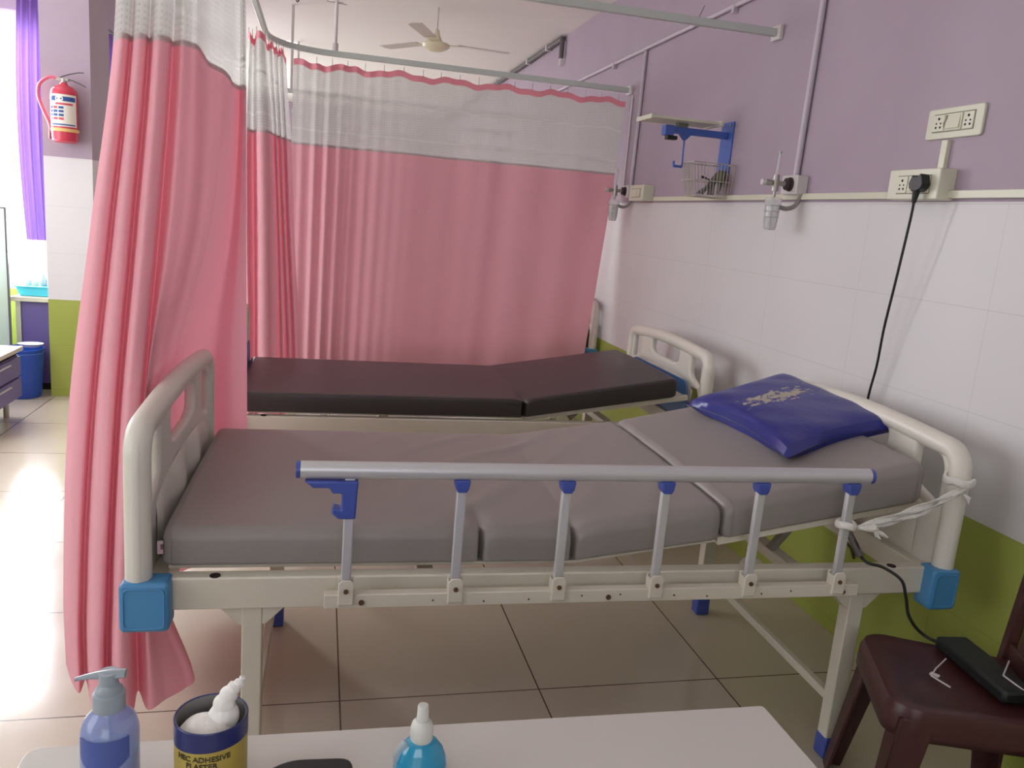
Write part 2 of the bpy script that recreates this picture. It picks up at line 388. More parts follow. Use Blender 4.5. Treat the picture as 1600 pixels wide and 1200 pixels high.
# ------------------------------------------------------------------ beds
BX0, BX1 = -2.235, -0.215          # foot and head boards
PX = (BX0+BX1)/2
def make_bed(label, blue_panel=False, backrest_x=-0.86, rise=0.17, lift=True, rail=True):
    """built with its near side beam's face at y = 0; moved to place afterwards"""
    r = thing('hospital_bed', label, 'bed', (PX, 0.45, 0), 'hospital beds in the ward')
    # side and end beams
    for y in (0.0, 0.86):
        b = MB().span((BX0+.05, y, .502), (BX1-.04, y+.04, .578))
        b.build('side_beam', cream, r, bevel=.004)
    for x in (BX0+.01, BX1-.05):
        MB().span((x, .04, .510), (x+.04, .86, .572)).build('end_beam', cream, r, bevel=.004)
    # small screws and chips along the near beam
    for x in (-2.08, -0.36): MB().cyl((x, .012, .5775), (x, .012, .5795), .012, seg=12).build('beam_screw', dark_hole, r)
    for x in (-1.6, -0.59): MB().span((x-.02, .04, .515), (x+.02, .86, .545)).build('cross_beam', cream, r, bevel=.003)
    # legs with gusset heads and blue boots
    for x in (-2.0, -0.445):
        for y in (0.012, 0.848):
            l = MB().span((x-.0225, y, .05), (x+.0225, y+.042, .503))
            l.prism([(x-.075, y+.002, .5018), (x-.03, y+.002, .455), (x+.03, y+.002, .455), (x+.075, y+.002, .5018)], (0, .036, 0))
            lo = l.build('leg', cream, r, bevel=.003)
            MB().span((x-.025, y-.005, 0), (x+.025, y+.045, .065)).build('foot_cap', blue_dk, lo, bevel=.005)
    for x in (-2.0, -0.445):
        MB().bar((x, .052, .165), (x, .848, .165), .022, .026).build('stretcher', cream, r, bevel=.003)
    # mattress deck
    bx = backrest_x; hx = BX1-.06; slope = rise
    d = MB(); d.span((BX0+.05, .05, .579), (bx-.38, .85, .588))
    d.bar((bx-.38, .45, .583), (bx, .45, .583+.055*lift), .80, .008)
    d.bar((bx, .45, .583+.055*lift), (hx, .45, .583+.055*lift+slope*.62), .80, .008)
    d.bar((bx, .055, .583+.055*lift), (hx, .055, .583+.055*lift+slope*.62), .025, .022)
    d.bar((bx, .845, .583+.055*lift), (hx, .845, .583+.055*lift+slope*.62), .025, .022)
    d.build('backrest_deck', cream, r, bevel=.002)
    # struts that hold the raised backrest
    for y in (.2, .7): MB().bar((bx+.25, y, .545), (bx+.34, y, .633+.03*lift), .02, .02).build('lifting_arm', steel, r)
    w_ = MB().lathe([(.008, -.012), (.032, -.012), (.034, 0), (.032, .012), (.008, .012)], (bx+.14, .10, .535), 20, 'Y'); w_.build('guide_wheel', abs_w, r)
    # head and foot boards
    def outline(w, top):
        out = [(-.03, .50), (-.03, .60), (-.03, .80)]
        pts = []; cr = .075; zt_ = top-.015-cr
        for i in range(9):
            a = PI-(PI/2)*i/8; pts.append((-.03+cr+cr*math.cos(a), zt_+cr*math.sin(a)))
        for i in range(1, 10): t = i/10; pts.append((-.03+cr+(w+.06-2*cr)*t, top-.015+.02*math.sin(PI*t)))
        for i in range(9):
            a = PI/2-(PI/2)*i/8; pts.append((w+.03-cr+cr*math.cos(a), zt_+cr*math.sin(a)))
        return out+pts+[(w+.03, .60), (w+.03, .50), (w-.03, .50), (w-.04, .555), (.04, .555), (.03, .50)]
    def ring(poly, x, dx, rr): return [(x+dx, a, b) for a, b in poly]
    for nm, x, sgn in (('footboard', BX0, 1), ('headboard', BX1, -1)):
        w = .90; top = (.945 if nm == 'footboard' else .935) - (.02 if blue_panel else 0)
        holes = [rounded([(.045, .735), (.045, .872), (.155, .890), (.155, .775)], [.02, .04, .02, .03]),
                 rounded([(.285, .815), (.285, .890), (.615, .890), (.615, .815), (.56, .800), (.34, .800)], .02),
                 rounded([(w-.045, .735), (w-.155, .775), (w-.155, .890), (w-.045, .872)], [.02, .03, .02, .04])]
        o = board(nm, outline(w, top), holes, x, .030, .012, abs_w, r)
        # thick rolled rim that carries the hands
        c_ = .055; zz_ = top-.034-c_
        path = [(x, -.002, .575), (x, -.002, .66)]+[(x, -.002+c_-c_*math.cos(PI/2*i/6), zz_+c_*math.sin(PI/2*i/6)) for i in range(7)]
        path += [(x, c_+(w-2*c_)*t/8, top-.034+.018*math.sin(PI*t/8)) for t in range(1, 8)]
        path += [(x, w+.002-c_+c_*math.cos(PI/2*(1-i/6)), zz_+c_*math.sin(PI/2*(1-i/6))) for i in range(7)]
        path += [(x, w+.002, .66), (x, w+.002, .575)]
        MB().tube(path, .0275, 14).build('rim', abs_w, o)
        # swollen centre panel
        def f(u, v, x=x, sgn=sgn):
            y = .10+(w-.20)*u; z = .575+(.135+.05*math.sin(PI*u)**.5)*v
            e = (math.sin(PI*min(max(u, .001), .999))**.35)*(math.sin(PI*min(max(v, .001), .999))**.4)
            return Vector((x+sgn*(.0145+.016*e*(1+.5*math.cos(u*PI*6))), y, z))
        MB().grid(f, 30, 12).build('raised_panel', abs_w, o)
        if blue_panel:
            MB().prism([(x+sgn*.034, a, b) for a, b in rounded([(.105, .56), (.105, .70), (.14, .752), (.76, .752), (.795, .70), (.795, .56)], .02)], (sgn*.006, 0, 0)).build('blue_panel', mat('mid_blue_panel', srgb(80, 128, 190), .45), o)
    for x in (BX0, BX1):
        for y in (-.03, .93-.03):
            s_ = 1 if x == BX0 else -1; lo, hi = (x-.034, x+.068) if s_ > 0 else (x-.052, x+.034)
            yy = (y-.008, y+.055) if y < 0 else (y-.055, y+.008)
            m_ = MB(); m_.prism([(p, yy[0], q) for p, q in rounded([(lo, .470), (lo, .583), (hi, .583), (hi, .470)], .014)], (0, yy[1]-yy[0], 0))
            bo = m_.build('corner_bumper', blue_cap, r, bevel=.008, seg=3)
            e = yy[0]-.0015 if y < 0 else yy[1]+.0015
            pl = rounded([(lo+.010, .480), (lo+.010, .572), (hi-.010, .572), (hi-.010, .480)], .014)
            MB().tube([(p, e+.001, q) for p, q in pl], .0022, 6, closed=True).build('moulded_ridge', blue_cap, bo)
    if rail:
        yr = -.052
        sr = MB().tube([(-1.900, yr, .849), (-1.2, yr, .849), (-.525, yr, .849)], .0175, 18, flat=1.1).build('side_rail', alu, r)
        for x in (-1.905, -.520):
            MB().cyl((x-.004, yr, .849), (x+.004, yr, .849), .0185, seg=18).build('end_cap', blue_dk, sr)
        base = MB().span((-1.842, -.062, .530), (-.506, -.036, .562)); base.span((-1.842, -.036, .530), (-.506, -.002, .534))
        base.build('rail_base', cream, sr, bevel=.004)
        for x in (-1.76, -1.18, -.55): MB().cyl((x, -.0645, .543), (x, -.061, .543), .0065, seg=12).build('bolt', rust, sr)
        for i in range(9):
            x = -1.6+i*.115+.02*math.sin(i*3); MB().cyl((x, -.0635, .545+.005*math.sin(i*5)), (x, -.0618, .545+.005*math.sin(i*5)), .0024, seg=6).build('paint_chip', rust, sr)
        xs = [-1.795, -1.55, -1.306, -1.062, -.815, -.568]
        for k, x in enumerate(xs):
            xt = x; xb = x-.001
            MB().bar((xb, yr, .575), (xt, yr, .842), .0145, .022).build('rail_post', alu, sr, bevel=.003)
            MB().prism([(x-.017, -.068, .540), (x-.017, -.068, .590), (x-.010, -.068, .598), (x+.010, -.068, .598), (x+.017, -.068, .590), (x+.017, -.068, .540)], (0, .005, 0)).span((x-.017, -.041, .54), (x+.017, -.036, .595)).span((x-.017, -.066, .536), (x-.013, -.038, .588)).span((x+.013, -.066, .536), (x+.017, -.038, .588)).build('pivot_bracket', cream, sr, bevel=.002)
            MB().cyl((x, -.0715, .573), (x, -.067, .573), .0055, seg=10).build('pivot_bolt', rust, sr)
            if k: MB().prism([(x-.015, -.068, .812), (x-.018, -.068, .832), (x+.018, -.068, .832), (x+.015, -.068, .812), (x+.010, -.068, .803), (x-.010, -.068, .803)], (0, .032, 0)).build('post_socket', blue_dk, sr, bevel=.003)
        x = -1.795
        MB().prism([(-1.892, -.07, .828), (-1.872, -.07, .812), (-1.838, -.07, .812), (-1.832, -.07, .800), (-1.812, -.07, .800), (-1.812, -.07, .765), (-1.818, -.07, .765), (-1.832, -.07, .768), (-1.832, -.07, .754), (-1.818, -.07, .742), (-1.781, -.07, .742), (-1.779, -.07, .80), (-1.777, -.07, .828)], (0, .036, 0)).build('release_latch', blue_dk, sr, bevel=.004)
    return r
def place(r, y0, rz=0.0, dx=0.0):
    r.location = (PX+dx, y0+.45, 0); r.rotation_euler = (0, 0, rz)
bed = make_bed('cream steel hospital bed in front with raised side rail and grey mattress')
bed2 = make_bed('cream steel hospital bed in the middle bay under the dark brown mattress', blue_panel=True, backrest_x=-1.02, rise=.175, lift=False, rail=False)
place(bed, 1.745, -.02)
place(bed2, 3.20, .0)
bed3 = copy_tree(bed2); bed3['label'] = 'cream hospital bed behind the far pink curtain, only its headboard edge showing'
place(bed3, 5.235, 0, .165)

def mattress(name, label, sections, y0, y1, m, soft=.03, gaps=(), rz=0, pivot=(PX, 0), wrinkle=0.0, notches=()):
    """sections: list of (x, z_bottom, z_top); cut at the listed x into cushions joined by the cover"""
    base = thing(name, label, 'mattress', (pivot[0], pivot[1], sections[0][1]))
    xs = [s[0] for s in sections]
    def prof(x):
        for (xa, ba, ta), (xb, bb, tb) in zip(sections, sections[1:]):
            if x <= xb+1e-9: t = (x-xa)/(xb-xa); return ba+(bb-ba)*t, ta+(tb-ta)*t
        return sections[-1][1:]
    cuts = [xs[0]]+list(gaps)+[xs[-1]]
    for k, (xa, xb) in enumerate(zip(cuts, cuts[1:])):
        mb = MB(); nx = max(6, int((xb-xa)/.02)); ny = 30; per = []
        # closed loft: cross-section in y-z (rounded box) swept along x
        ring = []
        rr = soft; n = 6
        ga, gb = (0.004 if k else 0), (0.004 if k < len(cuts)-2 else 0)
        XS = [i/nx for i in range(nx+1)]
        for q in notches:
            if xa+.05 < q < xb-.05:
                tq = (q-xa-ga)/(xb-xa-ga-gb); XS += [tq+d/(xb-xa) for d in (-.04, -.028, -.018, -.011, -.006, -.003, 0, .003, .006, .011, .018, .028, .04)]
        XS = sorted(set(XS)); nx = len(XS)-1
        for i in range(-3, nx+4):
            t = XS[min(max(i, 0), nx)]; x = xa+ga+(xb-xa-ga-gb)*t
            inset = 0
            if i <= 0: inset = [0.004, .014, .03][(-i)-1] if i < 0 else 0
            if i > nx: inset = [0.004, .014, .03][(i-nx)-1]
            if i < 0: x = xa+ga
            if i > nx: x = xb-gb
            # rounding of the ends
            endr = .022
            if i <= 0: x = xa+ga+[0.022, .010, .003, 0][-i] if i < 0 else xa+ga+.022
            if i >= nx: x = xb-gb-([0.022, .010, .003, 0][i-nx])
            b, tt = prof(x); zc = (b+tt)/2; hz = (tt-b)/2-inset*.6; yc = (y0+y1)/2; hy = (y1-y0)/2-inset*.35
            row = []
            R_ = min(rr, hz*.95)
            segs = []
            for (sy, sz, a0) in ((1, 1, 0), (-1, 1, PI/2), (-1, -1, PI), (1, -1, 3*PI/2)):
                r_t = R_ if sz > 0 else R_*.35
                for j in range(n+1):
                    a = a0+PI/2*j/n; segs.append((yc+sy*(hy-r_t)+r_t*math.cos(a), zc+sz*(hz-r_t)+r_t*math.sin(a), sz))
            # subdivide the top span
            out = []
            for q in range(len(segs)):
                out.append(segs[q]); nq = segs[(q+1) % len(segs)]
                if abs(segs[q][0]-nq[0]) > .2:
                    for g in range(1, 40): out.append((segs[q][0]+(nq[0]-segs[q][0])*g/40, segs[q][1], segs[q][2]))
            for (yy, zz, sz) in out:
                if sz > 0:
                    u = (yy-y0)/(y1-y0)
                    crown = .006*math.sin(PI*min(max(u, 0), 1))
                    wv = wrinkle*(max(0, math.sin(x*30-yy*22+1.5*math.sin(x*7)+.8*math.sin(yy*9)))**4*math.exp(-((x+1.30)/.42)**2)*math.sin(PI*min(max(u, 0), 1))**.5*(.35+.65*abs(2*u-1))) if wrinkle else 0
                    zz += crown+wv
                for q in notches:
                    side = max(0, 1-(yy-y0)/.16); dq = x-q
                    yy += .035*math.exp(-(dq/.0055)**2)*max(0, 1-(yy-y0)/.05)
                    if sz > 0: zz -= (.012*math.exp(-(dq/.02)**2)*side + .004*math.exp(-(dq/.008)**2)*side)
                row.append(mb.bm.verts.new((x, yy, zz)))
            ring.append(row)
        for A, B in zip(ring, ring[1:]):
            L = len(A)
            for q in range(L): mb.bm.faces.new((A[q], A[(q+1) % L], B[(q+1) % L], B[q]))
        mb.bm.faces.new(ring[0][::-1]); mb.bm.faces.new(ring[-1])
        mb.build('cushion', m, base)
    base.rotation_euler = (0, 0, rz)
    return base
mt = mattress('mattress', 'grey vinyl sectioned mattress on the front bed, head end raised', [(-2.195, .592, .680), (-1.25, .592, .680), (-.865, .645, .738), (-.29, .750, .862)], 1.775, 2.645, grey_vinyl, .030, (-.858,), rz=-.02, pivot=(PX, 2.195), wrinkle=.011, notches=(-1.478, -1.247))
tg = MB().box((-2.197, 1.772, .640), (.012, .003, .030)); tg.build('care_tag', mat('pale_pink_tag', srgb(206, 176, 184), .7), mt)
MB().box((-2.193, 1.770, .642), (.006, .002, .012)).build('tag_print', mat('tag_print_grey', srgb(120, 96, 104), .7), mt)
mattress('mattress', 'dark brown vinyl mattress on the middle bed, head end raised', [(-2.19, .592, .668), (-1.03, .592, .668), (-.345, .700, .782)], 3.215, 3.99, brown_vinyl, .014, (), pivot=(PX, 3.65), notches=(-1.03,))

# pillow -------------------------------------------------------------
def pillow():
    L, F, R = Vector((-.628, 2.551, .822)), Vector((-.618, 1.912, .822)), Vector((-.165, 2.01, .895))
    B = Vector((-.215, 2.62, .925))
    root = thing('pillow', 'square royal blue vinyl pillow with flaked patch at the raised bed end', 'pillow', (-.42, 2.28, .80))
    mb = MB(); N = 26
    def surf(sgn):
        def f(u, v):
            p = (F*(1-u)+R*u)*(1-v)+(L*(1-u)+B*u)*v
            e = (max(0, 1-abs(2*u-1)**3.2))**.30*(max(0, 1-abs(2*v-1)**3.2))**.30
            pull = .045*(math.sin(PI*u)*(abs(2*v-1)**6)*(1 if v > .5 else -1))
            pl2 = .045*(math.sin(PI*v)*(abs(2*u-1)**6)*(1 if u > .5 else -1))
            n = Vector((-.17, 0, .98))
            q = p+n*(sgn*e*(.044 if sgn > 0 else .036))
            q += (F-L).normalized()*pull+(F-R).normalized()*pl2
            q += n*.004*e*math.sin(u*17+v*9)*math.sin(v*13)*(abs(2*v-1)+abs(2*u-1))*.7
            return q
        return f
    mb.grid(surf(1), N, N, lambda a, b: (a, b)); mb.grid(surf(-1), N, N, lambda a, b: (5+a, b))
    bmesh.ops.remove_doubles(mb.bm, verts=mb.bm.verts, dist=.0005)
    mb.build('cover', vinyl_pillow_mat(), root)
    loop = [surf(1)(i/12, 0) for i in range(12)]+[surf(1)(1, i/12) for i in range(12)]+[surf(1)(1-i/12, 1) for i in range(12)]+[surf(1)(0, 1-i/12) for i in range(12)]
    MB().tube(loop, .0018, 6, closed=True).build('seam', mat('navy_seam', srgb(24, 26, 88), .5), root)
    return root
pillow()

# bandage tied from last rail post to headboard ------------------------
def bandage():
    r = thing('gauze_bandage', 'white gauze strip tying the last rail post to the headboard', 'bandage', (-.38, 1.70, .74))
    a, b = Vector((-.560, 1.662, .722)), Vector((-.218, 1.688, .822))
    def f(off, w):
        def g(u, v):
            p = a.lerp(b, u); p.z -= .012*math.sin(PI*u)+off*math.sin(PI*u); ww = w*(.5+.5*math.sin(PI*u)**.6)
            return p+Vector((0, .004*math.sin(u*19+v*5), (v-.5)*ww))
        return g
    MB().grid(f(0, .020), 30, 5).grid(f(.016, .015), 30, 5).build('strip', gauze, r, solid=.0018)
    MB().tube([(-.577+.020*math.cos(t*PI/6), 1.680+.022*math.sin(t*PI/6), .722+.003*math.sin(t)) for t in range(12)], .0065, 8, closed=True, flat=1.5).build('post_loop', gauze, r)
    MB().tube([(-.224+.034*math.cos(t*PI/6), 1.722+.034*math.sin(t*PI/6), .826+.004*math.sin(t*2)) for t in range(12)], .007, 8, closed=True, flat=1.6).build('board_loop', gauze, r)
    MB().tube([(-.24, 1.684, .80), (-.225, 1.680, .79), (-.222, 1.680, .775)], [.003, .007, .002], 6).build('knot_tail', gauze, r)
    MB().tube([(-.558, 1.657, .722), (-.528, 1.655, .720), (-.516, 1.654, .722), (-.505, 1.656, .717)], [.005, .008, .011, .006], 8).tube([(-.512, 1.654, .718), (-.506, 1.650, .704), (-.494, 1.650, .694)], [.004, .006, .002], 6).tube([(-.510, 1.654, .716), (-.492, 1.650, .708), (-.474, 1.650, .698)], [.004, .006, .003], 6).build('knot_tail', gauze, r)
bandage()

# ------------------------------------------------------------------ curtain rails
def rail_profile(path, r, name='rail_track'):
    return MB().tube(path, .0165, 4, flat=1.35, ph=PI/4).build(name, rail_pt, r, bevel=.002)
rr = thing('curtain_rail', 'long bent white curtain rail around the middle bay over the far bed', 'curtain rail', (-1.1, 5.1, 2.25))
cr_path = [(-.02, 5.12, 2.262)]+[(-.2-i*.3, 5.11, 2.262) for i in range(6)]
for i in range(9):
    a = PI/2*i/8; cr_path.append((-1.85-.35*math.sin(a), 4.76+.35*math.cos(a), 2.262))
cr_path += [(-2.2, y, 2.262) for y in (4.3, 3.8, 3.3, 2.8, 2.2, 1.5)]
rail_profile(cr_path, rr)
MB().span((-.02, 5.085, 2.235), (-.001, 5.155, 2.29)).cyl((-.026, 5.12, 2.262), (-.02, 5.12, 2.262), .006, seg=10).build('wall_bracket', white_pt, rr, bevel=.003)
MB().cyl((-1.838, 5.11, 2.27), (-1.838, 5.11, 2.90), .0105, seg=12).cyl((-1.838, 5.11, 2.275), (-1.838, 5.11, 2.32), .017, seg=12).build('ceiling_rod', white_pt, rr)
MB().cyl((-1.895, 5.11, 2.542), (-1.781, 5.11, 2.535), .002, seg=8).cyl((-1.87, 5.09, 2.535), (-1.80, 5.13, 2.548), .002, seg=8).build('wire_twist', steel, rr)
r2 = thing('curtain_rail', 'straight white curtain rail crossing the wall top above the front bed', 'curtain rail', (-1.1, 3.37, 2.25))
rail_profile([(-.02, 3.37, 2.275), (-1.1, 3.37, 2.275), (-2.175, 3.37, 2.275)], r2)
MB().span((-.02, 3.335, 2.245), (-.001, 3.405, 2.305)).cyl((-.027, 3.37, 2.275), (-.02, 3.37, 2.275), .007, seg=10).build('wall_bracket', white_pt, r2, bevel=.003)
MB().cyl((-.38, 3.37, 2.29), (-.36, 3.37, 2.34), .0025, seg=6).build('wire_hook', steel, r2)
r3 = thing('curtain_rail', 'white curtain rail beyond the net of the far pink curtain', 'curtain rail', (-1.1, 7.0, 2.25))
rail_profile([(-.02, 7.0, 2.262), (-1.1, 7.0, 2.262), (-2.2, 7.0, 2.262)], r3)
MB().cyl((-2.15, 7.0, 2.27), (-2.15, 7.0, 2.9), .0105, seg=12).build('ceiling_rod', white_pt, r3)
r4 = thing('curtain_rail', 'second white curtain rail farther off behind the far net', 'curtain rail', (-1.1, 8.6, 2.25))
rail_profile([(-.02, 8.5, 2.262), (-1.1, 8.5, 2.262), (-2.2, 8.5, 2.262)], r4)
MB().cyl((-2.15, 8.5, 2.27), (-2.15, 8.5, 2.9), .0105, seg=12).build('ceiling_rod', white_pt, r4)

# ------------------------------------------------------------------ curtains
def curtain(label, cols, zs, loc, znet, zhead, nz=(6, 12, 44), ns=160, hook_every=.11, hookz=2.25, wave=.012, fold=None, group=None):
    """cols: per column a list of (x, y) for every level in zs (top first). znet: lower edge of the net, zhead: lower edge of the header band"""
    root = thing('curtain', label, 'curtain', loc, group)
    nl = len(zs); colP = [[Vector((p[0], p[1], 0)) for p in c] for c in cols]
    def S(s, z):
        # level rows: smooth in z
        P = [cat([colP[k][l] for k in range(len(cols))], s) for l in range(nl)]
        if z >= zs[0]: q = P[0]
        elif z <= zs[-1]: q = P[-1]
        else:
            for l in range(nl-1):
                if zs[l] >= z >= zs[l+1]:
                    t = (zs[l]-z)/(zs[l]-zs[l+1])
                    p0 = P[l-1] if l else P[l]; p3 = P[l+2] if l+2 < nl else P[l+1]
                    p1, p2 = P[l], P[l+1]
                    q = 0.5*((2*p1)+(p2-p0)*t+(2*p0-5*p1+4*p2-p3)*t*t+(3*p1-p0-3*p2+p3)*t**3); break
        if fold:
            d = cat([colP[k][min(1, nl-1)] for k in range(len(cols))], min(1, s+.01))-cat([colP[k][min(1, nl-1)] for k in range(len(cols))], max(0, s-.01))
            n = Vector((-d.y, d.x, 0)).normalized(); q = q+n*fold(s, z)
        return Vector((q.x, q.y, z))
    # arc length for the UV
    acc = [0]
    for i in range(ns): acc.append(acc[-1]+(S((i+1)/ns, znet)-S(i/ns, znet)).length)
    Ls = lambda u: acc[min(ns, int(round(u*ns)))]
    ztop = lambda u: zs[0]+wave*math.sin(Ls(u)*19+1)+wave*.5*math.sin(Ls(u)*47)
    def band(za, zb, n):
        def f(u, v):
            z = za(u)+(zb(u)-za(u))*v; return S(u, z)
        return f
    hem = lambda u: zs[-1]+.006*math.sin(u*40)
    MB().grid(band(ztop, lambda u: ztop(u)-.035, 2), ns, 2).build('header_band', pink_band, root)
    MB().grid(band(lambda u: ztop(u)-.034, lambda u: znet, 1), ns, nz[1], lambda a, b: (Ls(a), (zs[0]-.034)*(1-b)+znet*b)).build('net_panel', net_w, root)
    MB().grid(band(lambda u: znet+.004, hem, 1), ns, nz[2]).build('cloth_panel', pink, root)
    MB().grid(lambda u, v: S(u, znet+.006-.014*v)+Vector((0, -.0012, 0)), ns, 1).build('seam_tape', net_w, root)
    # wire hooks up to the rail, each its own part
    L = acc[-1]; k = 0; t = .03
    while t < L-.01 and k < 60:
        i = min(range(ns+1), key=lambda q: abs(acc[q]-t)); p = S(i/ns, ztop(i/ns))
        MB().tube([(p.x, p.y, ztop(i/ns)-.012), (p.x, p.y, hookz-.012)], .0018, 5).build('curtain_hook', steel, root)
        t += hook_every; k += 1
    return root
def rows(us, Y, v):   # pixel columns at a true depth -> (x, y)
    return at(us, v, Y).x, Y
# gathered curtain at the foot of the front bed
vrow = [0, 70, 300, 600, 900, 1050]
zrow = [2.215, 1.76, 1.33, .86, .36, .12]
near = [  # (u per row ...), (Y per row ...)
 ((184, 178, 143, 108, 99, 103), 2.20, 2.22), ((196, 188, 152, 118, 108, 112), 2.12, 2.12), ((208, 200, 168, 136, 122, 124), 2.13, 2.08), ((213, 206, 176, 146, 132, 134), 2.155, 2.14),
 ((222, 214, 186, 156, 144, 144), 2.11, 2.00), ((236, 228, 202, 176, 162, 160), 2.12, 1.98), ((242, 234, 210, 184, 170, 168), 2.155, 2.08), ((254, 246, 222, 194, 182, 182), 2.10, 1.94), ((272, 264, 242, 214, 204, 206), 2.12, 1.96),
 ((278, 271, 250, 224, 214, 216), 2.165, 2.08), ((290, 284, 264, 236, 228, 232), 2.13, 1.98), ((303, 299, 284, 252, 246, 262), 2.15, 2.02), ((310, 309, 296, 262, 266, 290), 2.17, 2.08), ((316, 315, 304, 264, 262, 303), 2.24, 2.14), ((326, 326, 308, 256, 250, 262), 2.40, 2.34), ((338, 338, 322, 262, 252, 255), 2.46, 2.42),
 ((352, 350, 330, 268, 258, 258), 2.52, 2.52), ((362, 360, 322, 276, 262, 262), 2.64, 2.66), ((366, 364, 345, 296, 288, 288), 2.76, 2.80), ((374, 374, 362, 330, 326, 326), 2.83, 2.86), ((380, 380, 376, 362, 360, 360), 2.80, 2.83), ((385, 385, 385, 386, 386, 386), 2.84, 2.86)]
vz = lambda z, Y: None
def col_from(us, Ya, Yb, zr):
    out = []
    for i, (u, z) in enumerate(zip(us, zr)):
        t = i/(len(us)-1); Y = Ya+(Yb-Ya)*t**1.5
        # row in the picture where this depth and height fall
        lo, hi = -900, 1700
        for _ in range(40):
            mid = (lo+hi)/2
            if at(u, mid, Y).z > z: lo = mid
            else: hi = mid
        x = at(u, lo, Y).x
        if .50 < z < .95 and Y < 2.74: x = min(x, -2.290)
        elif z <= .5 and Y < 2.74 and z > .3: x = min(x, -2.275)
        out.append((x, Y))
    return out
curtain('pink curtain with white net top bunched up at the foot of the front bed', [col_from(us, a, b, zrow) for us, a, b in near], zrow, (-2.3, 2.3, .12), 1.745, 2.17, ns=230, hook_every=.14)
# corner bunch
crow = [2.205, 1.76, 1.2, .60, .18]
corner = [((388, 382, 381, 384, 384), 4.55), ((391, 386, 386, 388, 388), 4.47), ((396, 396, 397, 398, 398), 4.57), ((401, 402, 404, 404, 404), 4.47), ((409, 414, 417, 418, 418), 4.46), ((414, 424, 428, 428, 428), 4.54), ((419, 427, 433, 436, 436), 4.66),
          ((423, 431, 436, 440, 440), 4.62), ((428, 434, 440, 446, 446), 4.78), ((432, 438, 444, 450, 450), 4.74), ((436, 442, 448, 455, 455), 4.88), ((440, 446, 452, 459, 459), 4.84), ((444, 450, 456, 463, 464), 4.96), ((447, 455, 460, 468, 470), 5.0)]
curtain('pink and white curtain gathered on the bent rail at the foot of the middle bed', [col_from(us, a, a, crow) for us, a in corner], crow, (-2.15, 4.75, .18), 1.745, 2.17, ns=130, hook_every=.13)
# far drawn curtain
fx = [-2.07+i*(2.05/14) for i in range(15)]
def ffold(s, z):
    k = .55+.45*min(1, max(0, (2.2-z)/.5)); edge = min(1, s*12)
    irregular = math.sin(s*33+1.6*math.sin(s*9))*.013+math.sin(s*70+2*math.sin(s*11))*.004+.012*math.sin(s*14+.7)
    left = math.exp(-(s/.2)**2)
    return (irregular*k+left*.02*math.sin(s*170))*edge
curtain('wide pink curtain with white net top drawn behind the middle bed', [[(-2.07+(x+2.07)*k, 5.14) for k in (1.0, .99, .965, .94)] for x in fx], [2.205, 1.76, 1.0, .30], (-1.05, 5.14, .30), 1.745, 2.17, ns=300, nz=(2, 12, 30), hook_every=.115, fold=ffold, wave=.010)

# ------------------------------------------------------------------ right wall fittings
def conduit(label, pts, r=.011, m=conduit_m, clips=()):
    o = thing('conduit_pipe', label, 'conduit', pts[0]); MB().tube(pts, r, 12).build('pipe', m, o)
    for c in clips: MB().box(c, (.026, .022, .040)).build('saddle_clip', m, o, bevel=.002)
conduit('long level pale conduit pipe high on the lilac wall', [(-.013, 2.0, 2.476), (-.013, 5, 2.476), (-.013, 13.3, 2.476)], clips=[(-.014, 3.79, 2.462), (-.014, 5.45, 2.462)])
conduit('upright pale conduit dropping to the small far switch box', [(-.013, 4.90, 2.464), (-.013, 4.905, 2.0), (-.013, 4.915, 1.66)])
conduit('upright pale conduit down to the oxygen outlet beside the sockets', [(-.014, 3.035, 2.9), (-.014, 3.045, 2.2), (-.014, 3.06, 1.67)], .0125)
conduit('thin pale conduit just right of the far pink curtain edge', [(-.008, 5.06, 2.23), (-.008, 5.06, 1.62)], .006, white_pt)
conduit('grey drain pipe along the ceiling corner with a short drop', [(-.03, 13.3, 2.872), (-.03, 7.5, 2.872), (-.03, 6.78, 2.872), (-.03, 6.765, 2.868), (-.03, 6.76, 2.84), (-.03, 6.76, 2.72)], .020, dark_pipe)
MB().cyl((-.03, 6.76, 2.66), (-.03, 6.76, 2.718), .016, .013, seg=12).build('white_plug', white_pt, bpy.data.objects['conduit_pipe.004'])
for y in (7.2, 7.9): MB().box((-.03, y, 2.872), (.048, .03, .048)).build('joint_collar', white_pt, bpy.data.objects['conduit_pipe.004'], bevel=.003)
tr = thing('cable_trunking', 'white cable trunking strip along the top of the wall tiles', 'trunking', (0, 3.5, 1.572))
MB().span((-.020, -1.9, 1.574), (0, 2.19, 1.598)).span((-.020, 2.42, 1.574), (0, 4.52, 1.598)).build('channel', ivory_sw, tr, bevel=.002)
t2 = MB().span((-.016, 2.237, 1.655), (0, 2.263, 1.752)); tag(t2.build('cable_trunking', ivory_sw, None, bevel=.002), 'short upright trunking piece between the two socket plates', 'trunking')

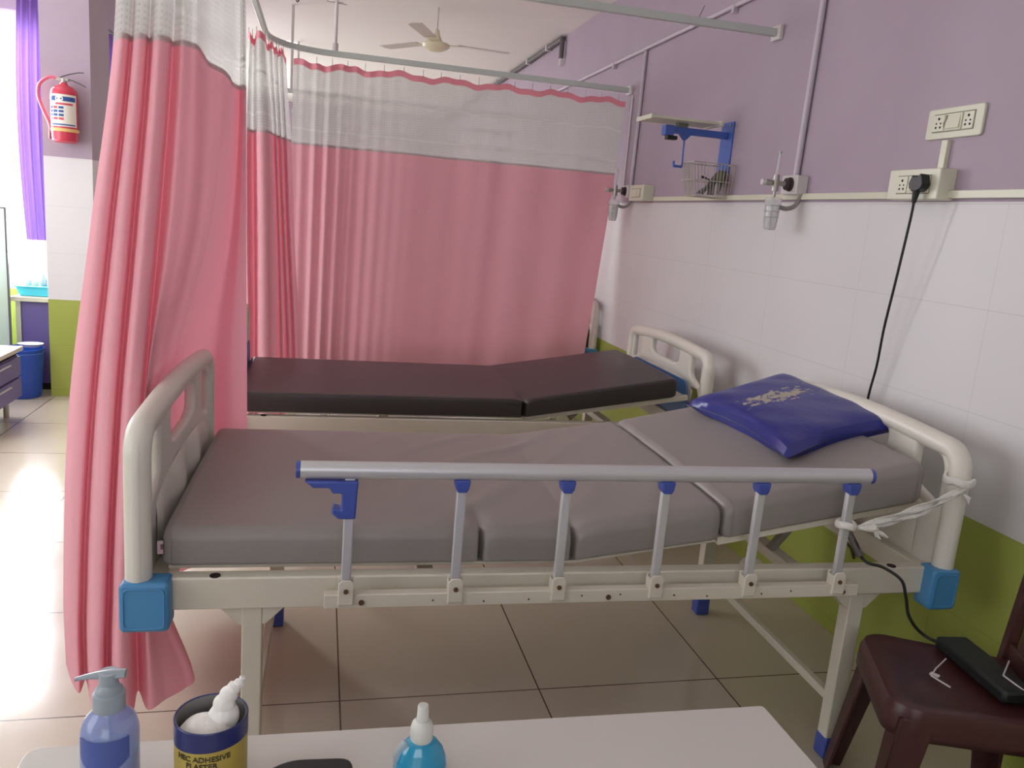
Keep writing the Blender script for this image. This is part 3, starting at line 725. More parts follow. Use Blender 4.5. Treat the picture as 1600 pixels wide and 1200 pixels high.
def socket_holes(par, x, y, z, s=1):
    for dy, dz, r in ((0, .013, .0042), (.009, -.001, .0028), (-.009, -.001, .0028), (.009, -.013, .0036), (-.009, -.013, .0036)):
        MB().cyl((x-.0008, y+dy*s, z+dz*s), (x+.001, y+dy*s, z+dz*s), r*s, seg=10).build('socket_hole', dark_hole, par)
def plate(name, label, cat, y0, y1, z0, z1, d, deco, rn=.010):
    o = thing(name, label, cat, (0, (y0+y1)/2, z0))
    MB().prism([(0, a, b) for a, b in rounded([(y0, z0), (y1, z0), (y1, z1), (y0, z1)], rn)], (-d, 0, 0)).build('box' if d > .03 else 'face_plate', ivory_sw, o, bevel=.003)
    deco(o, -d); return o
def modules(o, x, y0, y1, z0, z1, parts):
    """parts: (from, to, kind) in 0..1 from the far (left) side"""
    MB().tube([(x-.0004, y0, z0), (x-.0004, y1, z0), (x-.0004, y1, z1), (x-.0004, y0, z1)], .0011, 4, closed=True).build('module_gap', mat('gap_grey', srgb(120, 114, 96), .7), o)
    for a, b, k in parts:
        ya, yb = y1-(y1-y0)*a, y1-(y1-y0)*b
        md = MB().span((x, min(ya, yb)+.0015, z0+.002), (x-.004, max(ya, yb)-.0015, z1-.002)).build('socket_outlet' if k == 's' else 'rocker_switch', ivory_sw, o, bevel=.0012)
        if k == 's': socket_holes(md, x-.004, (ya+yb)/2, (z0+z1)/2)
        if k == 'r': MB().box((x-.0055, (ya+yb)/2, (z0+z1)/2), (.003, abs(ya-yb)*.8, (z1-z0)*.75), ry=.09).build('rocker', ivory_sw, md, bevel=.001)
def d1(o, x):
    modules(o, x, 2.148, 2.318, 1.778, 1.832, [(0, .3, 's'), (.3, .72, 'r'), (.74, 1, 's')])
    MB().tube([(x-.006, 2.262, 1.79), (x-.006, 2.266, 1.803), (x-.006, 2.259, 1.812), (x-.006, 2.258, 1.826)], .0035, 6).build('wear_mark', mat('worn_grey', srgb(150, 146, 130), .8), o)
plate('wall_socket', 'upper wide ivory socket plate flush on the lilac wall', 'wall socket', 2.116, 2.348, 1.757, 1.850, .010, d1)
def d2(o, x):
    modules(o, x, 2.222, 2.372, 1.586, 1.642, [(0, .33, 's'), (.34, .64, 'r'), (.66, 1, 's')])
plate('wall_socket', 'lower ivory surface box on the trunking with a black plug in it', 'wall socket', 2.188, 2.418, 1.568, 1.662, .062, d2, .005)
def d3(o, x):
    modules(o, x, 4.60, 4.74, 1.592, 1.642, [(0, .5, 'n'), (.5, .75, 'r'), (.76, 1, 'r')])
plate('switch_box', 'small ivory switch box near the far curtain', 'switch box', 4.56, 4.78, 1.572, 1.664, .07, d3, .006)

# power cord: plug -> behind the headboard -> seat of the chair
pc = thing('extension_cable', 'black power cord from the wall plug down behind the bed to the chair', 'power cord', (-.07, 2.25, 1.6))
MB().prism([(-.066, 2.226, 1.640), (-.066, 2.216, 1.612), (-.066, 2.222, 1.598), (-.066, 2.238, 1.590), (-.066, 2.262, 1.590), (-.066, 2.276, 1.600), (-.066, 2.280, 1.615), (-.066, 2.268, 1.640), (-.066, 2.262, 1.636), (-.066, 2.240, 1.636), (-.066, 2.234, 1.644)], (-.030, 0, 0)).cyl((-.085, 2.250, 1.595), (-.085, 2.254, 1.555), .012, .007, 12).build('plug', black_pl, pc, bevel=.003)
cp = [Vector(p) for p in ((-.085, 2.253, 1.56), (-.080, 2.262, 1.50), (-.065, 2.30, 1.30), (-.050, 2.335, 1.15), (-.040, 2.352, 1.02), (-.032, 2.378, .90), (-.032, 2.385, .70), (-.06, 2.30, .46), (-.2, 2.10, .44), (-.36, 1.92, .55), (-.450, 1.83, .61), (-.488, 1.79, .64), (-.497, 1.775, .665), (-.492, 1.74, .648), (-.485, 1.725, .625))]
MB().tube([cat(cp, i/110) for i in range(111)], .0042, 8).build('upper_cable', black_pl, pc)
MB().cyl((-.500, 1.765, .668), (-.484, 1.722, .615), .0085, .010, 12).build('inline_connector', mat('dull_grey_plastic', srgb(88, 80, 78), .5), pc)
cp2 = [Vector(p) for p in ((-.484, 1.722, .615), (-.475, 1.70, .606), (-.44, 1.685, .600), (-.40, 1.66, .575), (-.385, 1.65, .53), (-.372, 1.64, .48), (-.33, 1.62, .436), (-.27, 1.55, .426), (-.25, 1.50, .426))]
MB().tube([cat(cp2, i/80) for i in range(81)], .0042, 8).build('lower_cable', black_pl, pc)

# blue bracket arm with tray and hook
ar = thing('wall_bracket', 'blue steel wall bracket arm holding a pale tray above wire basket', 'bracket', (0, 3.72, 1.7))
MB().span((-.008, 3.665, 1.700), (0, 3.785, 1.940)).build('wall_plate', blue_pt, ar, bevel=.002)
MB().span((-.30, 3.705, 1.862), (-.008, 3.735, 1.892)).build('arm', blue_pt, ar, bevel=.002)
MB().span((-.335, 3.695, 1.850), (-.29, 3.745, 1.896)).build('arm_head', blue_pt, ar, bevel=.003)
MB().span((-.318, 3.70, 1.832), (-.268, 3.74, 1.850)).build('clamp', black_pl, ar, bevel=.003)
MB().span((-.27, 3.70, 1.892), (-.22, 3.74, 1.909)).build('tray_mount', mat('dull_green_grey', srgb(120, 122, 110), .5), ar, bevel=.002)
MB().span((-.435, 3.62, 1.910), (-.10, 3.80, 1.922)).span((-.10, 3.615, 1.905), (-.085, 3.80, 1.928)).span((-.445, 3.615, 1.905), (-.435, 3.80, 1.926)).build('tray', ivory_sw, ar, bevel=.002)
hk = MB().prism([(-.255, 3.71, 1.862), (-.195, 3.71, 1.862), (-.222, 3.71, 1.835), (-.228, 3.71, 1.835)], (0, .02, 0)).tube([(-.225, 3.72, 1.84), (-.224, 3.72, 1.78), (-.222, 3.72, 1.722), (-.235, 3.72, 1.716), (-.262, 3.72, 1.718), (-.264, 3.72, 1.738)], .0045, 8)
hk.tube([(-.222, 3.72, 1.722), (-.25, 3.66, 1.708), (-.300, 3.64, 1.706), (-.303, 3.64, 1.728)], .0045, 8); hk.build('double_hook', blue_pt, ar)
for y in (3.69, 3.76):
    for z in (1.715, 1.925): MB().cyl((-.012, y, z), (-.007, y, z), .006, seg=8).build('screw', steel, ar)
# wire basket
bwire = mat('pale_wire', srgb(190, 184, 172), .4, metal=.2)
bk = thing('wire_basket', 'small steel wire basket hung on the wall below the blue bracket', 'basket', (-.1, 3.66, 1.58))
x0, x1, y0, y1 = -.215, -.006, 3.60, 3.74
def rim(z, s): return [(x0+s, y0+s*.6, z), (x1, y0+s*.6, z), (x1, y1, z), (x0+s, y1, z)]
MB().tube(rim(1.735, 0), .0028, 6, closed=True).tube(rim(1.655, .010), .0022, 6, closed=True).tube(rim(1.583, .032), .0028, 6, closed=True).build('rim_wire', bwire, bk)
mb = MB()
for i in range(13):
    t = i/12; xa = x0+(x1-x0)*t; xb = x0+.032+(x1-x0-.032)*t
    mb.tube([(xa, y0, 1.735), (xb, y0+.019, 1.583), (xb, y1, 1.583), (xa, y1, 1.735)], .0016, 5)
for i in range(1, 8):
    t = i/8; mb.tube([(x0, y0+(y1-y0)*t, 1.735), (x0+.032, y0+.019+(y1-y0-.019)*t, 1.583)], .0016, 5)
    mb.tube([(x0+.032, y0+.019+(y1-y0-.019)*t, 1.583), (x1, y0+.019+(y1-y0-.019)*t, 1.583)], .0016, 5)
mb.build('mesh_wire', bwire, bk)
rb = thing('tubing_bundle', 'grey rubber tubes and straps coiled inside the wire basket', 'tubing', (-.09, 3.67, 1.59))
rub = mat('grey_rubber', srgb(122, 120, 116), .6)
for k in range(6):
    pts = [Vector((-.165+.018*k, 3.640+.01*(k % 3), 1.595)), Vector((-.12+.012*k, 3.645+.008*k, 1.63+.004*k)), Vector((-.085+.008*k, 3.67, 1.665+.003*k)), Vector((-.05+.003*k, 3.68, 1.70+.002*k)), Vector((-.03, 3.70-.008*k, 1.66)), Vector((-.035, 3.69, 1.605))]
    MB().tube([cat(pts, i/24) for i in range(25)], .0055, 7).build('tube', rub, rb)
MB().tube([(-.155, 3.635, 1.672), (-.13, 3.64, 1.668), (-.09, 3.65, 1.655)], [.007, .004, .004], 7).build('tube_end', black_pl, rb)
MB().lathe([(.0, -.03), (.018, -.028), (.022, 0), (.018, .028), (.0, .03)], (-.04, 3.66, 1.68), 12, caps=False).build('squeeze_bulb', mat('olive_rubber', srgb(96, 94, 70), .6), rb)

# oxygen flowmeters
clear = glass_mat('clear_polycarbonate', (0.80, 0.80, .80, 1), .08, .38)
def flowmeter(label, y, box=True):
    o = thing('oxygen_flowmeter', label, 'oxygen flowmeter', (0, y, 1.44), 'oxygen flowmeters on the right wall')
    MB().span((-.05, y-.0, 1.593), (0, y+.115, 1.668)).build('outlet_box', white_pt, o, bevel=.004)
    MB().lathe([(.028, 0), (.028, -.006), (.019, -.008), (.019, -.014), (.024, -.016), (.024, -.02), (.010, -.024)], (-.05, y+.05, 1.632), 20, 'X').build('outlet_collar', mat('dark_ring', srgb(60, 52, 54), .4), o)
    MB().cyl((-.07, y+.05, 1.632), (-.115, y+.05, 1.632), .010, seg=12).cyl((-.115, y+.05, 1.600), (-.115, y+.05, 1.664), .015, .013, 14).lathe([(.008, 0), (.012, -.01), (.012, -.03), (.009, -.034)], (-.130, y+.05, 1.632), 12, 'X').build('valve_body', steel, o)
    MB().lathe([(.0, -.004), (.012, -.002), (.013, .012), (.009, .02), (0, .022)], (-.175, y+.05, 1.632), 12, 'X', caps=False).build('flow_knob', mat('pale_knob', srgb(206, 202, 198), .4), o)
    MB().cyl((-.115, y+.05, 1.664), (-.112, y+.05, 1.75), .0055, seg=12).build('flow_tube', clear, o)
    MB().cyl((-.1125, y+.05, 1.748), (-.112, y+.05, 1.755), .0065, seg=10).build('tube_cap', steel, o)
    MB().cyl((-.115, y+.05, 1.575), (-.115, y+.05, 1.602), .006, seg=10).build('stem', steel, o)
    MB().lathe([(.010, 0), (.032, -.002), (.034, -.008), (.034, -.030), (.031, -.034)], (-.115, y+.05, 1.578), 22).build('bottle_lid', clear, o)
    MB().lathe([(.029, 0), (.030, -.008), (.028, -.04), (.029, -.044), (.028, -.05), (.024, -.09), (.020, -.097), (.0, -.098)], (-.115, y+.05, 1.545), 22, caps=False).build('humidifier_bottle', clear, o, solid=.0015)
    mb = MB()
    for a in range(6):
        ca, sa = math.cos(a*PI/3), math.sin(a*PI/3); mb.tube([(-.115+.030*ca, y+.05+.030*sa, 1.543), (-.115+.0265*ca, y+.05+.0265*sa, 1.475), (-.115+.020*ca, y+.05+.020*sa, 1.449)], .0014, 5)
    for z, r in ((1.520, .0305), (1.497, .0295), (1.449, .0205)): mb.tube([(-.115+r*math.cos(a*PI/8), y+.05+r*math.sin(a*PI/8), z) for a in range(16)], .0013, 5, closed=True)
    mb.build('moulded_ribs', mat('rib_grey', srgb(150, 146, 144), .3), o)
    MB().cyl((-.115, y+.05, 1.46), (-.115, y+.05, 1.575), .003, seg=8).build('dip_tube', white_pt, o)
    return o
fm = flowmeter('clear oxygen flowmeter with humidifier bottle beside the sockets', 2.985)
cp3 = [Vector(p) for p in ((-.085, 3.055, 1.545), (-.060, 3.03, 1.535), (-.035, 3.01, 1.545), (-.020, 3.0, 1.575), (-.016, 2.99, 1.60))]
MB().tube([cat(cp3, i/20) for i in range(21)], .009, 8).build('gas_hose', mat('grey_hose', srgb(142, 134, 132), .5), fm)
fm2 = copy_tree(fm); fm2.location.y = 4.86; fm2.location.x = .0; fm2['label'] = 'clear oxygen flowmeter close to the far pink curtain edge'

# ------------------------------------------------------------------ ceiling fan and light
fn = thing('ceiling_fan', 'cream ceiling fan on a short rod hanging beyond the curtain rail', 'ceiling fan', (-1.09, 6.45, 2.9))
fm_ = mat('cream_fan_enamel', srgb(222, 216, 184), .4)
MB().cyl((-1.09, 6.45, 2.9), (-1.09, 6.45, 2.74), .0085, seg=12).build('down_rod', white_pt, fn)
MB().lathe([(.010, .115), (.018, .105), (.026, .07), (.040, .04), (.044, .03), (.044, .022)], (-1.09, 6.45, 2.635), 24).build('canopy_cup', fm_, fn)
MB().lathe([(.04, .022), (.05, .014), (.09, .010), (.104, 0), (.102, -.012), (.088, -.026), (.060, -.040), (.045, -.046), (0, -.048)], (-1.09, 6.45, 2.64), 32, caps=False).build('motor_housing', fm_, fn)
for k in range(3):
    a = math.radians(8+120*k); c, s = math.cos(a), math.sin(a); L = lambda r, t, z: (-1.09+c*r-s*t, 6.45+s*r+c*t, z)
    bl = MB().prism([L(.17, -.045, 2.652), L(.56, -.058, 2.652), L(.585, -.02, 2.656), L(.58, .045, 2.660), L(.17, .045, 2.660)], (0, 0, .003))
    bl.build('fan_blade', mat('pale_blade', srgb(206, 198, 192), .5), fn)
    MB().prism([L(.09, -.02, 2.643), L(.20, -.03, 2.649), L(.20, .03, 2.653), L(.09, .02, 2.645)], (0, 0, .003)).build('blade_bracket', fm_, fn)
lt = MB().cyl((-2.26, 8.62, 2.885), (-2.26, 8.62, 2.9), .09, seg=24)
le = bpy.data.materials.new('lit_diffuser'); le.use_nodes = True; le.node_tree.nodes['Principled BSDF'].inputs['Emission Color'].default_value = (1, .98, .94, 1); le.node_tree.nodes['Principled BSDF'].inputs['Emission Strength'].default_value = 3
tag(lt.build('ceiling_light', le, None), 'small lit round ceiling light far off above the corner curtain', 'ceiling light')
hkk = MB().tube([(-2.10, 6.7, 2.9), (-2.10, 6.7, 2.87), (-2.11, 6.7, 2.86), (-2.12, 6.7, 2.87)], .006, 6).cyl((-2.10, 6.7, 2.895), (-2.10, 6.7, 2.9), .03, seg=10)
tag(hkk.build('ceiling_hook', dark_pipe, None), 'small dark hook in the ceiling above the corner curtain', 'hook')

# ------------------------------------------------------------------ fire extinguisher on the pillar
fe = thing('fire_extinguisher', 'red fire extinguisher with white label on the lilac pillar', 'fire extinguisher', (-3.458, 5.77, 1.64))
ex, ey = -3.458, 5.775
MB().lathe([(.0, 1.648), (.055, 1.650), (.072, 1.662), (.075, 1.68), (.075, 1.945), (.070, 1.965), (.050, 1.985), (.022, 1.998), (.020, 2.01), (0, 2.01)], (ex, ey, 0), 30, caps=False).build('cylinder', red_pt, fe)
def arcp(r, a0, a1, z0, z1, n=18):
    return lambda u, v: Vector((ex+r*math.sin(a0+(a1-a0)*u), ey-r*math.cos(a0+(a1-a0)*u), z0+(z1-z0)*v))
lab = mat('label_white', srgb(232, 228, 214), .5); lb = mat('label_blue', srgb(48, 84, 148), .5); lr = mat('label_red', srgb(206, 80, 100), .5)
MB().grid(arcp(.0765, -1.35, 1.25, 1.745, 1.935), 20, 1).build('paper_label', lab, fe)
MB().grid(arcp(.0772, -1.25, 1.15, 1.895, 1.922), 20, 1).build('blue_label_band', lb, fe)
MB().grid(lambda u, v: Vector((ex+.0778*math.sin(.30*v*math.cos(u*2*PI)-.12), ey-.0778*math.cos(.30*v*math.cos(u*2*PI)-.12), 1.908+.020*v*math.sin(u*2*PI))), 20, 1).build('round_emblem', lab, fe)
for i, (a0, a1) in enumerate(((-1.05, -.70), (-.62, -.25), (-.17, .20))):
    for k in range(4): MB().grid(arcp(.0772, a0, a1, 1.783+.022*k, 1.783+.022*k+.014), 5, 1).build('label_print', lr if (i == 1 and k > 2) or k == 0 else lb, fe)
MB().grid(arcp(.0772, -.4, .9, 1.872, 1.884), 8, 1).build('label_print', lr, fe)
MB().grid(arcp(.0772, -1.1, 1.1, 1.752, 1.760), 12, 1).build('label_print', lb, fe)
MB().lathe([(.076, 1.715), (.079, 1.717), (.079, 1.733), (.076, 1.735)], (ex, ey, 0), 28, caps=False).build('yellow_strap', mat('yellow_strap', srgb(226, 190, 120), .5), fe)
MB().cyl((ex, ey, 2.005), (ex, ey, 2.035), .016, seg=12).span((ex-.04, ey-.012, 2.018), (ex+.03, ey+.012, 2.036)).build('valve', steel, fe, bevel=.003)
MB().tube([(ex-.02, ey, 2.040), (ex+.03, ey, 2.062), (ex+.085, ey, 2.078), (ex+.115, ey, 2.080)], .006, 6, flat=.6).tube([(ex-.01, ey, 2.032), (ex+.05, ey, 2.028), (ex+.10, ey, 2.008), (ex+.125, ey, 1.996)], .006, 6, flat=.6).build('squeeze_lever', dark_pipe, fe)
cp4 = [Vector(p) for p in ((ex-.03, ey, 2.028), (ex-.08, ey, 2.035), (ex-.135, ey, 1.99), (ex-.145, ey, 1.92), (ex-.12, ey, 1.84), (ex-.088, ey, 1.765), (ex-.082, ey, 1.72), (ex-.083, ey, 1.68))]
MB().tube([cat(cp4, i/40) for i in range(41)], .0095, 10).build('hose', mat('pinkish_red_hose', srgb(206, 96, 120), .4), fe)
MB().cyl((ex-.083, ey, 1.73), (ex-.083, ey, 1.668), .009, .011, 10).build('nozzle', mat('hose_nozzle', srgb(140, 60, 84), .5), fe)
MB().span((ex-.02, 5.845, 1.93), (ex+.02, 5.86, 1.99)).span((ex-.008, 5.83, 1.955), (ex+.008, 5.85, 1.965)).build('wall_hanger', steel, fe)

# ------------------------------------------------------------------ left background
wc = thing('window_curtain', 'lilac window curtain left of the pillar under the bright window', 'curtain', (-3.78, 6.2, .95))
def pc_(x0_, x1_, y_, z0_, z1_, n, a): return lambda u, v: Vector((x0_+(x1_-x0_)*u, y_+a*math.sin(u*n*2*PI), z1_+(z0_-z1_)*v))
MB().grid(lambda u, v: Vector((-3.825+.235*u-.03*math.sin(PI*v)*(1-u)+.03*v*(u-1)*0, 6.18+.018*math.sin(u*5*2*PI), 2.66-1.65*v)), 60, 20).build('drape', purple_cl, wc)
MB().cyl((-4.6, 6.2, 2.67), (-3.62, 6.2, 2.67), .011, seg=12).build('curtain_rod', dark_pipe, wc)
for x in (-3.81, -3.76, -3.71, -3.66): MB().tube([(x, 6.2+.02*math.cos(t*PI/5), 2.665+.02*math.sin(t*PI/5)) for t in range(10)], .0025, 5, closed=True).build('curtain_ring', steel, wc)
w2 = thing('window_curtain', 'deep purple ringed curtain seen between the pillar and the pink curtain', 'curtain', (-3.38, 7.5, .8))
MB().grid(lambda u, v: Vector((-3.40+.022*math.sin(u*24*PI), 6.45+2.3*u, 2.47-1.6*v)), 150, 12).build('drape', purple_cl, w2)
MB().cyl((-3.40, 6.38, 2.49), (-3.40, 8.8, 2.49), .011, seg=12).build('curtain_rod', dark_pipe, w2)
for i in range(12):
    y = 6.5+i*.2; MB().tube([(-3.40+.02*math.cos(t*PI/5), y, 2.48+.02*math.sin(t*PI/5)) for t in range(10)], .003, 5, closed=True).build('curtain_ring', steel, w2)

# low purple cupboard under the window with pale top
cb = thing('low_cupboard', 'low purple cupboard with pale top between the glass screen and pillar', 'cupboard', (-3.9, 6.15, 0))
MB().span((-3.83, 6.03, .05), (-3.62, 6.33, .61)).build('body', purple_lam, cb, bevel=.003)
MB().span((-3.86, 6.02, .05), (-3.83, 6.33, .61)).build('side_edge', mat('worn_cream_edge', srgb(190, 190, 170), .6), cb)
MB().span((-3.88, 6.0, .61), (-3.615, 6.34, .64)).build('top_slab', mat('pale_stone_top', srgb(206, 202, 184), .5), cb, bevel=.002)
MB().span((-3.84, 6.05, 0), (-3.63, 6.32, .05)).build('plinth', dark_hole, cb)
ty = thing('cyan_tray', 'turquoise plastic tray on the low purple cupboard', 'tray', (-3.74, 6.14, .641))
MB().prism([(-3.84, 6.05, .642), (-3.865, 6.05, .705), (-3.622, 6.05, .705), (-3.622, 6.05, .642)], (0, .20, 0)).build('tub', mat('turquoise_plastic', srgb(70, 186, 206), .4), ty, bevel=.004)
MB().span((-3.872, 6.042, .700), (-3.618, 6.256, .708)).build('tub_rim', mat('turquoise_plastic', srgb(70, 186, 206), .4), ty, bevel=.002)
cl = [('clear medicine bottle standing upright leftmost in the turquoise tray', 'bottle', -3.81, .055, srgb(190, 200, 206)), ('cream medicine vial beside the clear bottle in the turquoise tray', 'bottle', -3.765, .05, srgb(206, 200, 176)),
      ('grey glass bottle in the middle of the turquoise tray', 'bottle', -3.715, .075, srgb(150, 166, 172)), ('tall grey bottle at the pillar end of the turquoise tray', 'bottle', -3.665, .09, srgb(160, 160, 170))]
for lbl, ct, x, h_, c in cl:
    t_ = thing('medicine_bottle', lbl, ct, (x, 6.13, .708), 'bottles in the turquoise tray')
    MB().lathe([(.019, .709), (.021, .714), (.021, .709+h_*.6), (.009, .709+h_*.8), (.009, .709+h_)], (x, 6.13, 0), 14).build('glass_body', mat('vial_%d' % int(-x*1000), c, .2), t_)
    MB().cyl((x, 6.13, .709+h_), (x, 6.13, .724+h_), .011, seg=12).build('cap', white_pt, t_)
tag(MB().lathe([(.0, -.026), (.018, -.02), (.026, 0), (.02, .02), (0, .026)], (-3.64, 6.20, .886), 14, caps=False).lathe([(.006, -.17), (.006, -.02)], (-3.64, 6.20, .886), 8).build('pink_ball_swab', mat('hot_pink', srgb(236, 90, 140), .5), None), 'bright pink round tip standing in the turquoise tray by the pillar', 'swab')
# glass screen
gs = thing('glass_screen', 'pale greenish glass screen at the left edge behind the drawer unit', 'screen', (-4.1, 5.85, 0))
MB().span((-4.60, 5.98, .04), (-3.885, 5.99, 1.215)).build('glass_pane', glass_mat('frosted_green_glass', srgb(205, 220, 212), .35, .78), gs, smooth=False)
MB().span((-4.60, 5.975, 1.213), (-3.88, 5.995, 1.222)).span((-3.888, 5.975, 0), (-3.878, 5.995, 1.215)).span((-4.6, 5.975, 0), (-4.59, 5.995, 1.215)).span((-4.6, 5.975, 0), (-3.88, 5.995, .04)).build('thin_frame', dark_pipe, gs)
# blue bin
bn = thing('waste_bin', 'round royal blue plastic bin beside the pillar', 'bin', (-3.765, 5.92, 0))
bm_ = mat('bin_blue', srgb(36, 84, 184), .3)
bx_, by_ = -3.775, 5.84
MB().lathe([(0, .002), (.105, .002), (.110, .02), (.128, .31), (.134, .315), (.134, .325), (.124, .325), (.105, .03), (0, .025)], (bx_, by_, 0), 36, caps=False).build('tub', bm_, bn)
MB().lathe([(.1285, .295), (.1315, .298), (.1285, .301)], (bx_, by_, 0), 36, caps=False).build('rim_ridge', mat('pale_blue_line', srgb(96, 140, 220), .3), bn)
wb = MB().lathe([(0, .32), (.05, .325), (.075, .345), (.078, .345), (.052, .322), (0, .317)], (bx_+.055, by_-.0, .012), 24, caps=False, sy=.8)
tag(wb.build('white_dish', mat('white_dish', srgb(226, 232, 240), .4), None), 'white dish lying on top of the blue bin', 'dish')
# purple drawer unit, left edge
du = thing('drawer_unit', 'purple drawer unit with pale top at the left edge of the photo', 'drawer unit', (-3.95, 5.0, 0))
dx1 = -3.63; dy0, dy1 = 4.74, 5.34
MB().span((-4.5, dy0, .115), (dx1, dy1, .375)).build('body', purple_lam, du, bevel=.003)
MB().span((-4.52, dy0-.02, .40), (dx1+.02, dy1+.02, .425)).build('top_slab', lam_w, du, bevel=.002)
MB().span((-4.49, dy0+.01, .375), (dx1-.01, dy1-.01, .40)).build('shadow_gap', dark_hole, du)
for x in (-4.45, dx1-.06):
    for y in (dy0+.05, dy1-.06): MB().cyl((x, y, 0), (x, y, .115), .016, seg=12).build('leg', steel, du)
for k, z in enumerate((.125, .255)):
    dr = MB().span((dx1+.001, dy0+.012, z), (dx1+.014, dy1-.012, z+.115)).build('drawer', purple_lam, du, bevel=.002)
    MB().span((dx1+.013, dy0+.2, z+.088), (dx1+.026, dy1-.2, z+.097)).build('handle', alu, dr, bevel=.002)

# ------------------------------------------------------------------ counter and what stands on it
ct = thing('counter', 'white laminate counter in the foreground', 'counter', (-1.7, .55, 0))
top_poly = rounded([(-2.20, .15), (-1.245, .15), (-1.245, .930), (-2.20, .945)], [.01, .01, .006, .02])
MB().prism([(a, b, .732) for a, b in top_poly], (0, 0, .020)).build('top_slab', lam_w, ct, bevel=.0015, smooth=False)
MB().span((-2.17, .18, .10), (-1.28, .90, .732)).build('body', purple_lam, ct, bevel=.003)
MB().span((-2.15, .20, 0), (-1.30, .86, .10)).build('plinth', dark_hole, ct)
# pump bottle
def pump():
    y = .86; p = at(172, 1160, y); x = p.x
    o = thing('pump_bottle', 'clear hand sanitiser pump bottle with grey pump, leftmost on the counter', 'bottle', (x, y, .752))
    zt = at(168, 1048, y).z
    body = glass_mat('clear_blue_pet', srgb(150, 170, 224), .06, .42); gel = mat('pale_blue_gel', srgb(176, 188, 216), .15); pg = mat('grey_pump_plastic', srgb(150, 160, 170), .35)
    R = .0295; zs = zt-.100
    MB().lathe([(0, .7525), (R-.002, .7525), (R, .756), (R, zs+.03), (R-.003, zs+.042), (R*.62, zs+.052), (.014, zs+.058), (.014, zs+.066)], (x, y, 0), 30, caps=False).build('clear_body', body, o, solid=.0008)
    MB().lathe([(0, .754), (R-.003, .754), (R-.002, .758), (R-.002, zs+.006), (0, zs+.006)], (x, y, 0), 26, caps=False).build('gel', gel, o)
    MB().lathe([(.016, 0), (.0165, .002), (.0165, .018), (.014, .020), (.014, .023), (.0115, .025), (.010, .030), (.005, .032), (.005, .043)], (x, y, zs+.056), 24).build('pump_collar', pg, o)
    MB().lathe([(.006, 0), (.0095, .003), (.0105, .013), (.0105, .016)], (x, y, zs+.083), 18).build('pump_neck', pg, o)
    z = zt-.004
    MB().tube([(x+.017, y, z), (x+.004, y, z), (x-.010, y, z-.0005), (x-.022, y, z-.002), (x-.033, y-.001, z-.004)], [.007, .0075, .006, .0042, .003], 12, flat=.62).build('nozzle', pg, o)
    MB().cyl((x, y, .76), (x, y, zs+.056), .0025, seg=8).build('dip_tube', mat('dip_tube_white', srgb(220, 222, 230), .3), o)
    def g(u, v): a = -1.0+1.9*u; return Vector((x+(R+.0008)*math.sin(a), y-(R+.0008)*math.cos(a), zs+.008+.026*v-.012*math.sin(PI*u)*(1-v)))
    MB().grid(g, 16, 3).build('blue_label', mat('label_steel_blue', srgb(74, 92, 160), .35), o)
pump()
def tub():
    y = .86; x = at(330, 1180, y).x; R = .0385
    o = thing('adhesive_tub', 'open adhesive tin with navy rim and yellow label stuffed with cotton', 'tin', (x, y, .752))
    zt = at(330, 1128, y).z+.010
    MB().lathe([(0, .7525), (R, .7525), (R, zt-.030), (R, zt), (R-.0015, zt), (R-.0015, .756), (0, .756)], (x, y, 0), 40, caps=False).build('tin_wall', mat('grey_tin', srgb(150, 148, 146), .35, metal=.3), o)
    def sl(r, f0, f1):
        return lambda u, v: Vector((x+r*math.cos(2*PI*u), y+r*math.sin(2*PI*u), f0(u)*(1-v)+f1(u)*v))
    MB().grid(sl(R+.0006, lambda u: .754, lambda u: zt-.021), 40, 2).build('yellow_label', mat('yellow_label', srgb(176, 156, 74), .45, var=.1, vscale=40), o)
    MB().grid(sl(R+.0009, lambda u: zt-.024+.003*math.cos(2*PI*u+.8), lambda u: zt+.0002), 40, 2).build('navy_band', mat('navy_band', srgb(38, 44, 100), .35), o)
    MB().tube([(x+R*math.cos(t*PI/20), y+R*math.sin(t*PI/20), zt) for t in range(40)], .0012, 6, closed=True).build('rolled_rim', mat('navy_band', srgb(38, 44, 100), .35), o)
    ink = mat('dark_ink', srgb(66, 58, 40), .6)
    def cyl_map(zc, a0):
        def f(tx, ty, tz): a = a0+tx/R; return (x+(R+.0011+tz)*math.sin(a), y-(R+.0011+tz)*math.cos(a), zc+ty)
        return f
    text_on('lettering', 'HEC ADHESIVE', .0088, ink, o, cyl_map(zt-.0300, -.12), .00015)
    text_on('lettering', 'PLASTER', .0088, ink, o, cyl_map(zt-.0385, -.15), .00015)
    ctn = thing('cotton_wool', 'white cotton wool ball with a twisted tip in the yellow tin', 'cotton', (x, y, zt-.02))
    mb = MB()
    def blob(cx, cy, cz, rx, ry, rz):
        mb.grid(lambda u, v: Vector((cx+rx*math.cos(2*PI*u)*math.sin(PI*v)*(1+.06*math.sin(u*19+v*7)), cy+ry*math.sin(2*PI*u)*math.sin(PI*v)*(1+.05*math.sin(v*15+u*12.6)), cz+rz*math.cos(PI*v))), 24, 12)
    blob(x-.006, y-.006, zt-.016, .029, .026, .015); blob(x+.014, y+.004, zt-.006, .016, .018, .016)
    mb.build('cotton_ball', cotton, ctn)
    tw = [Vector((x+.010, y+.004, zt-.006)), Vector((x+.014, y+.004, zt+.012)), Vector((x+.021, y+.004, zt+.026)), Vector((x+.0285, y+.004, zt+.034)), Vector((x+.033, y+.004, zt+.042))]
    MB().tube([cat(tw, i/20) for i in range(21)], [.014-.0118*(i/20)**1.1+.001*math.sin(i*1.7) for i in range(21)], 12).build('twisted_tip', cotton, ctn)
tub()
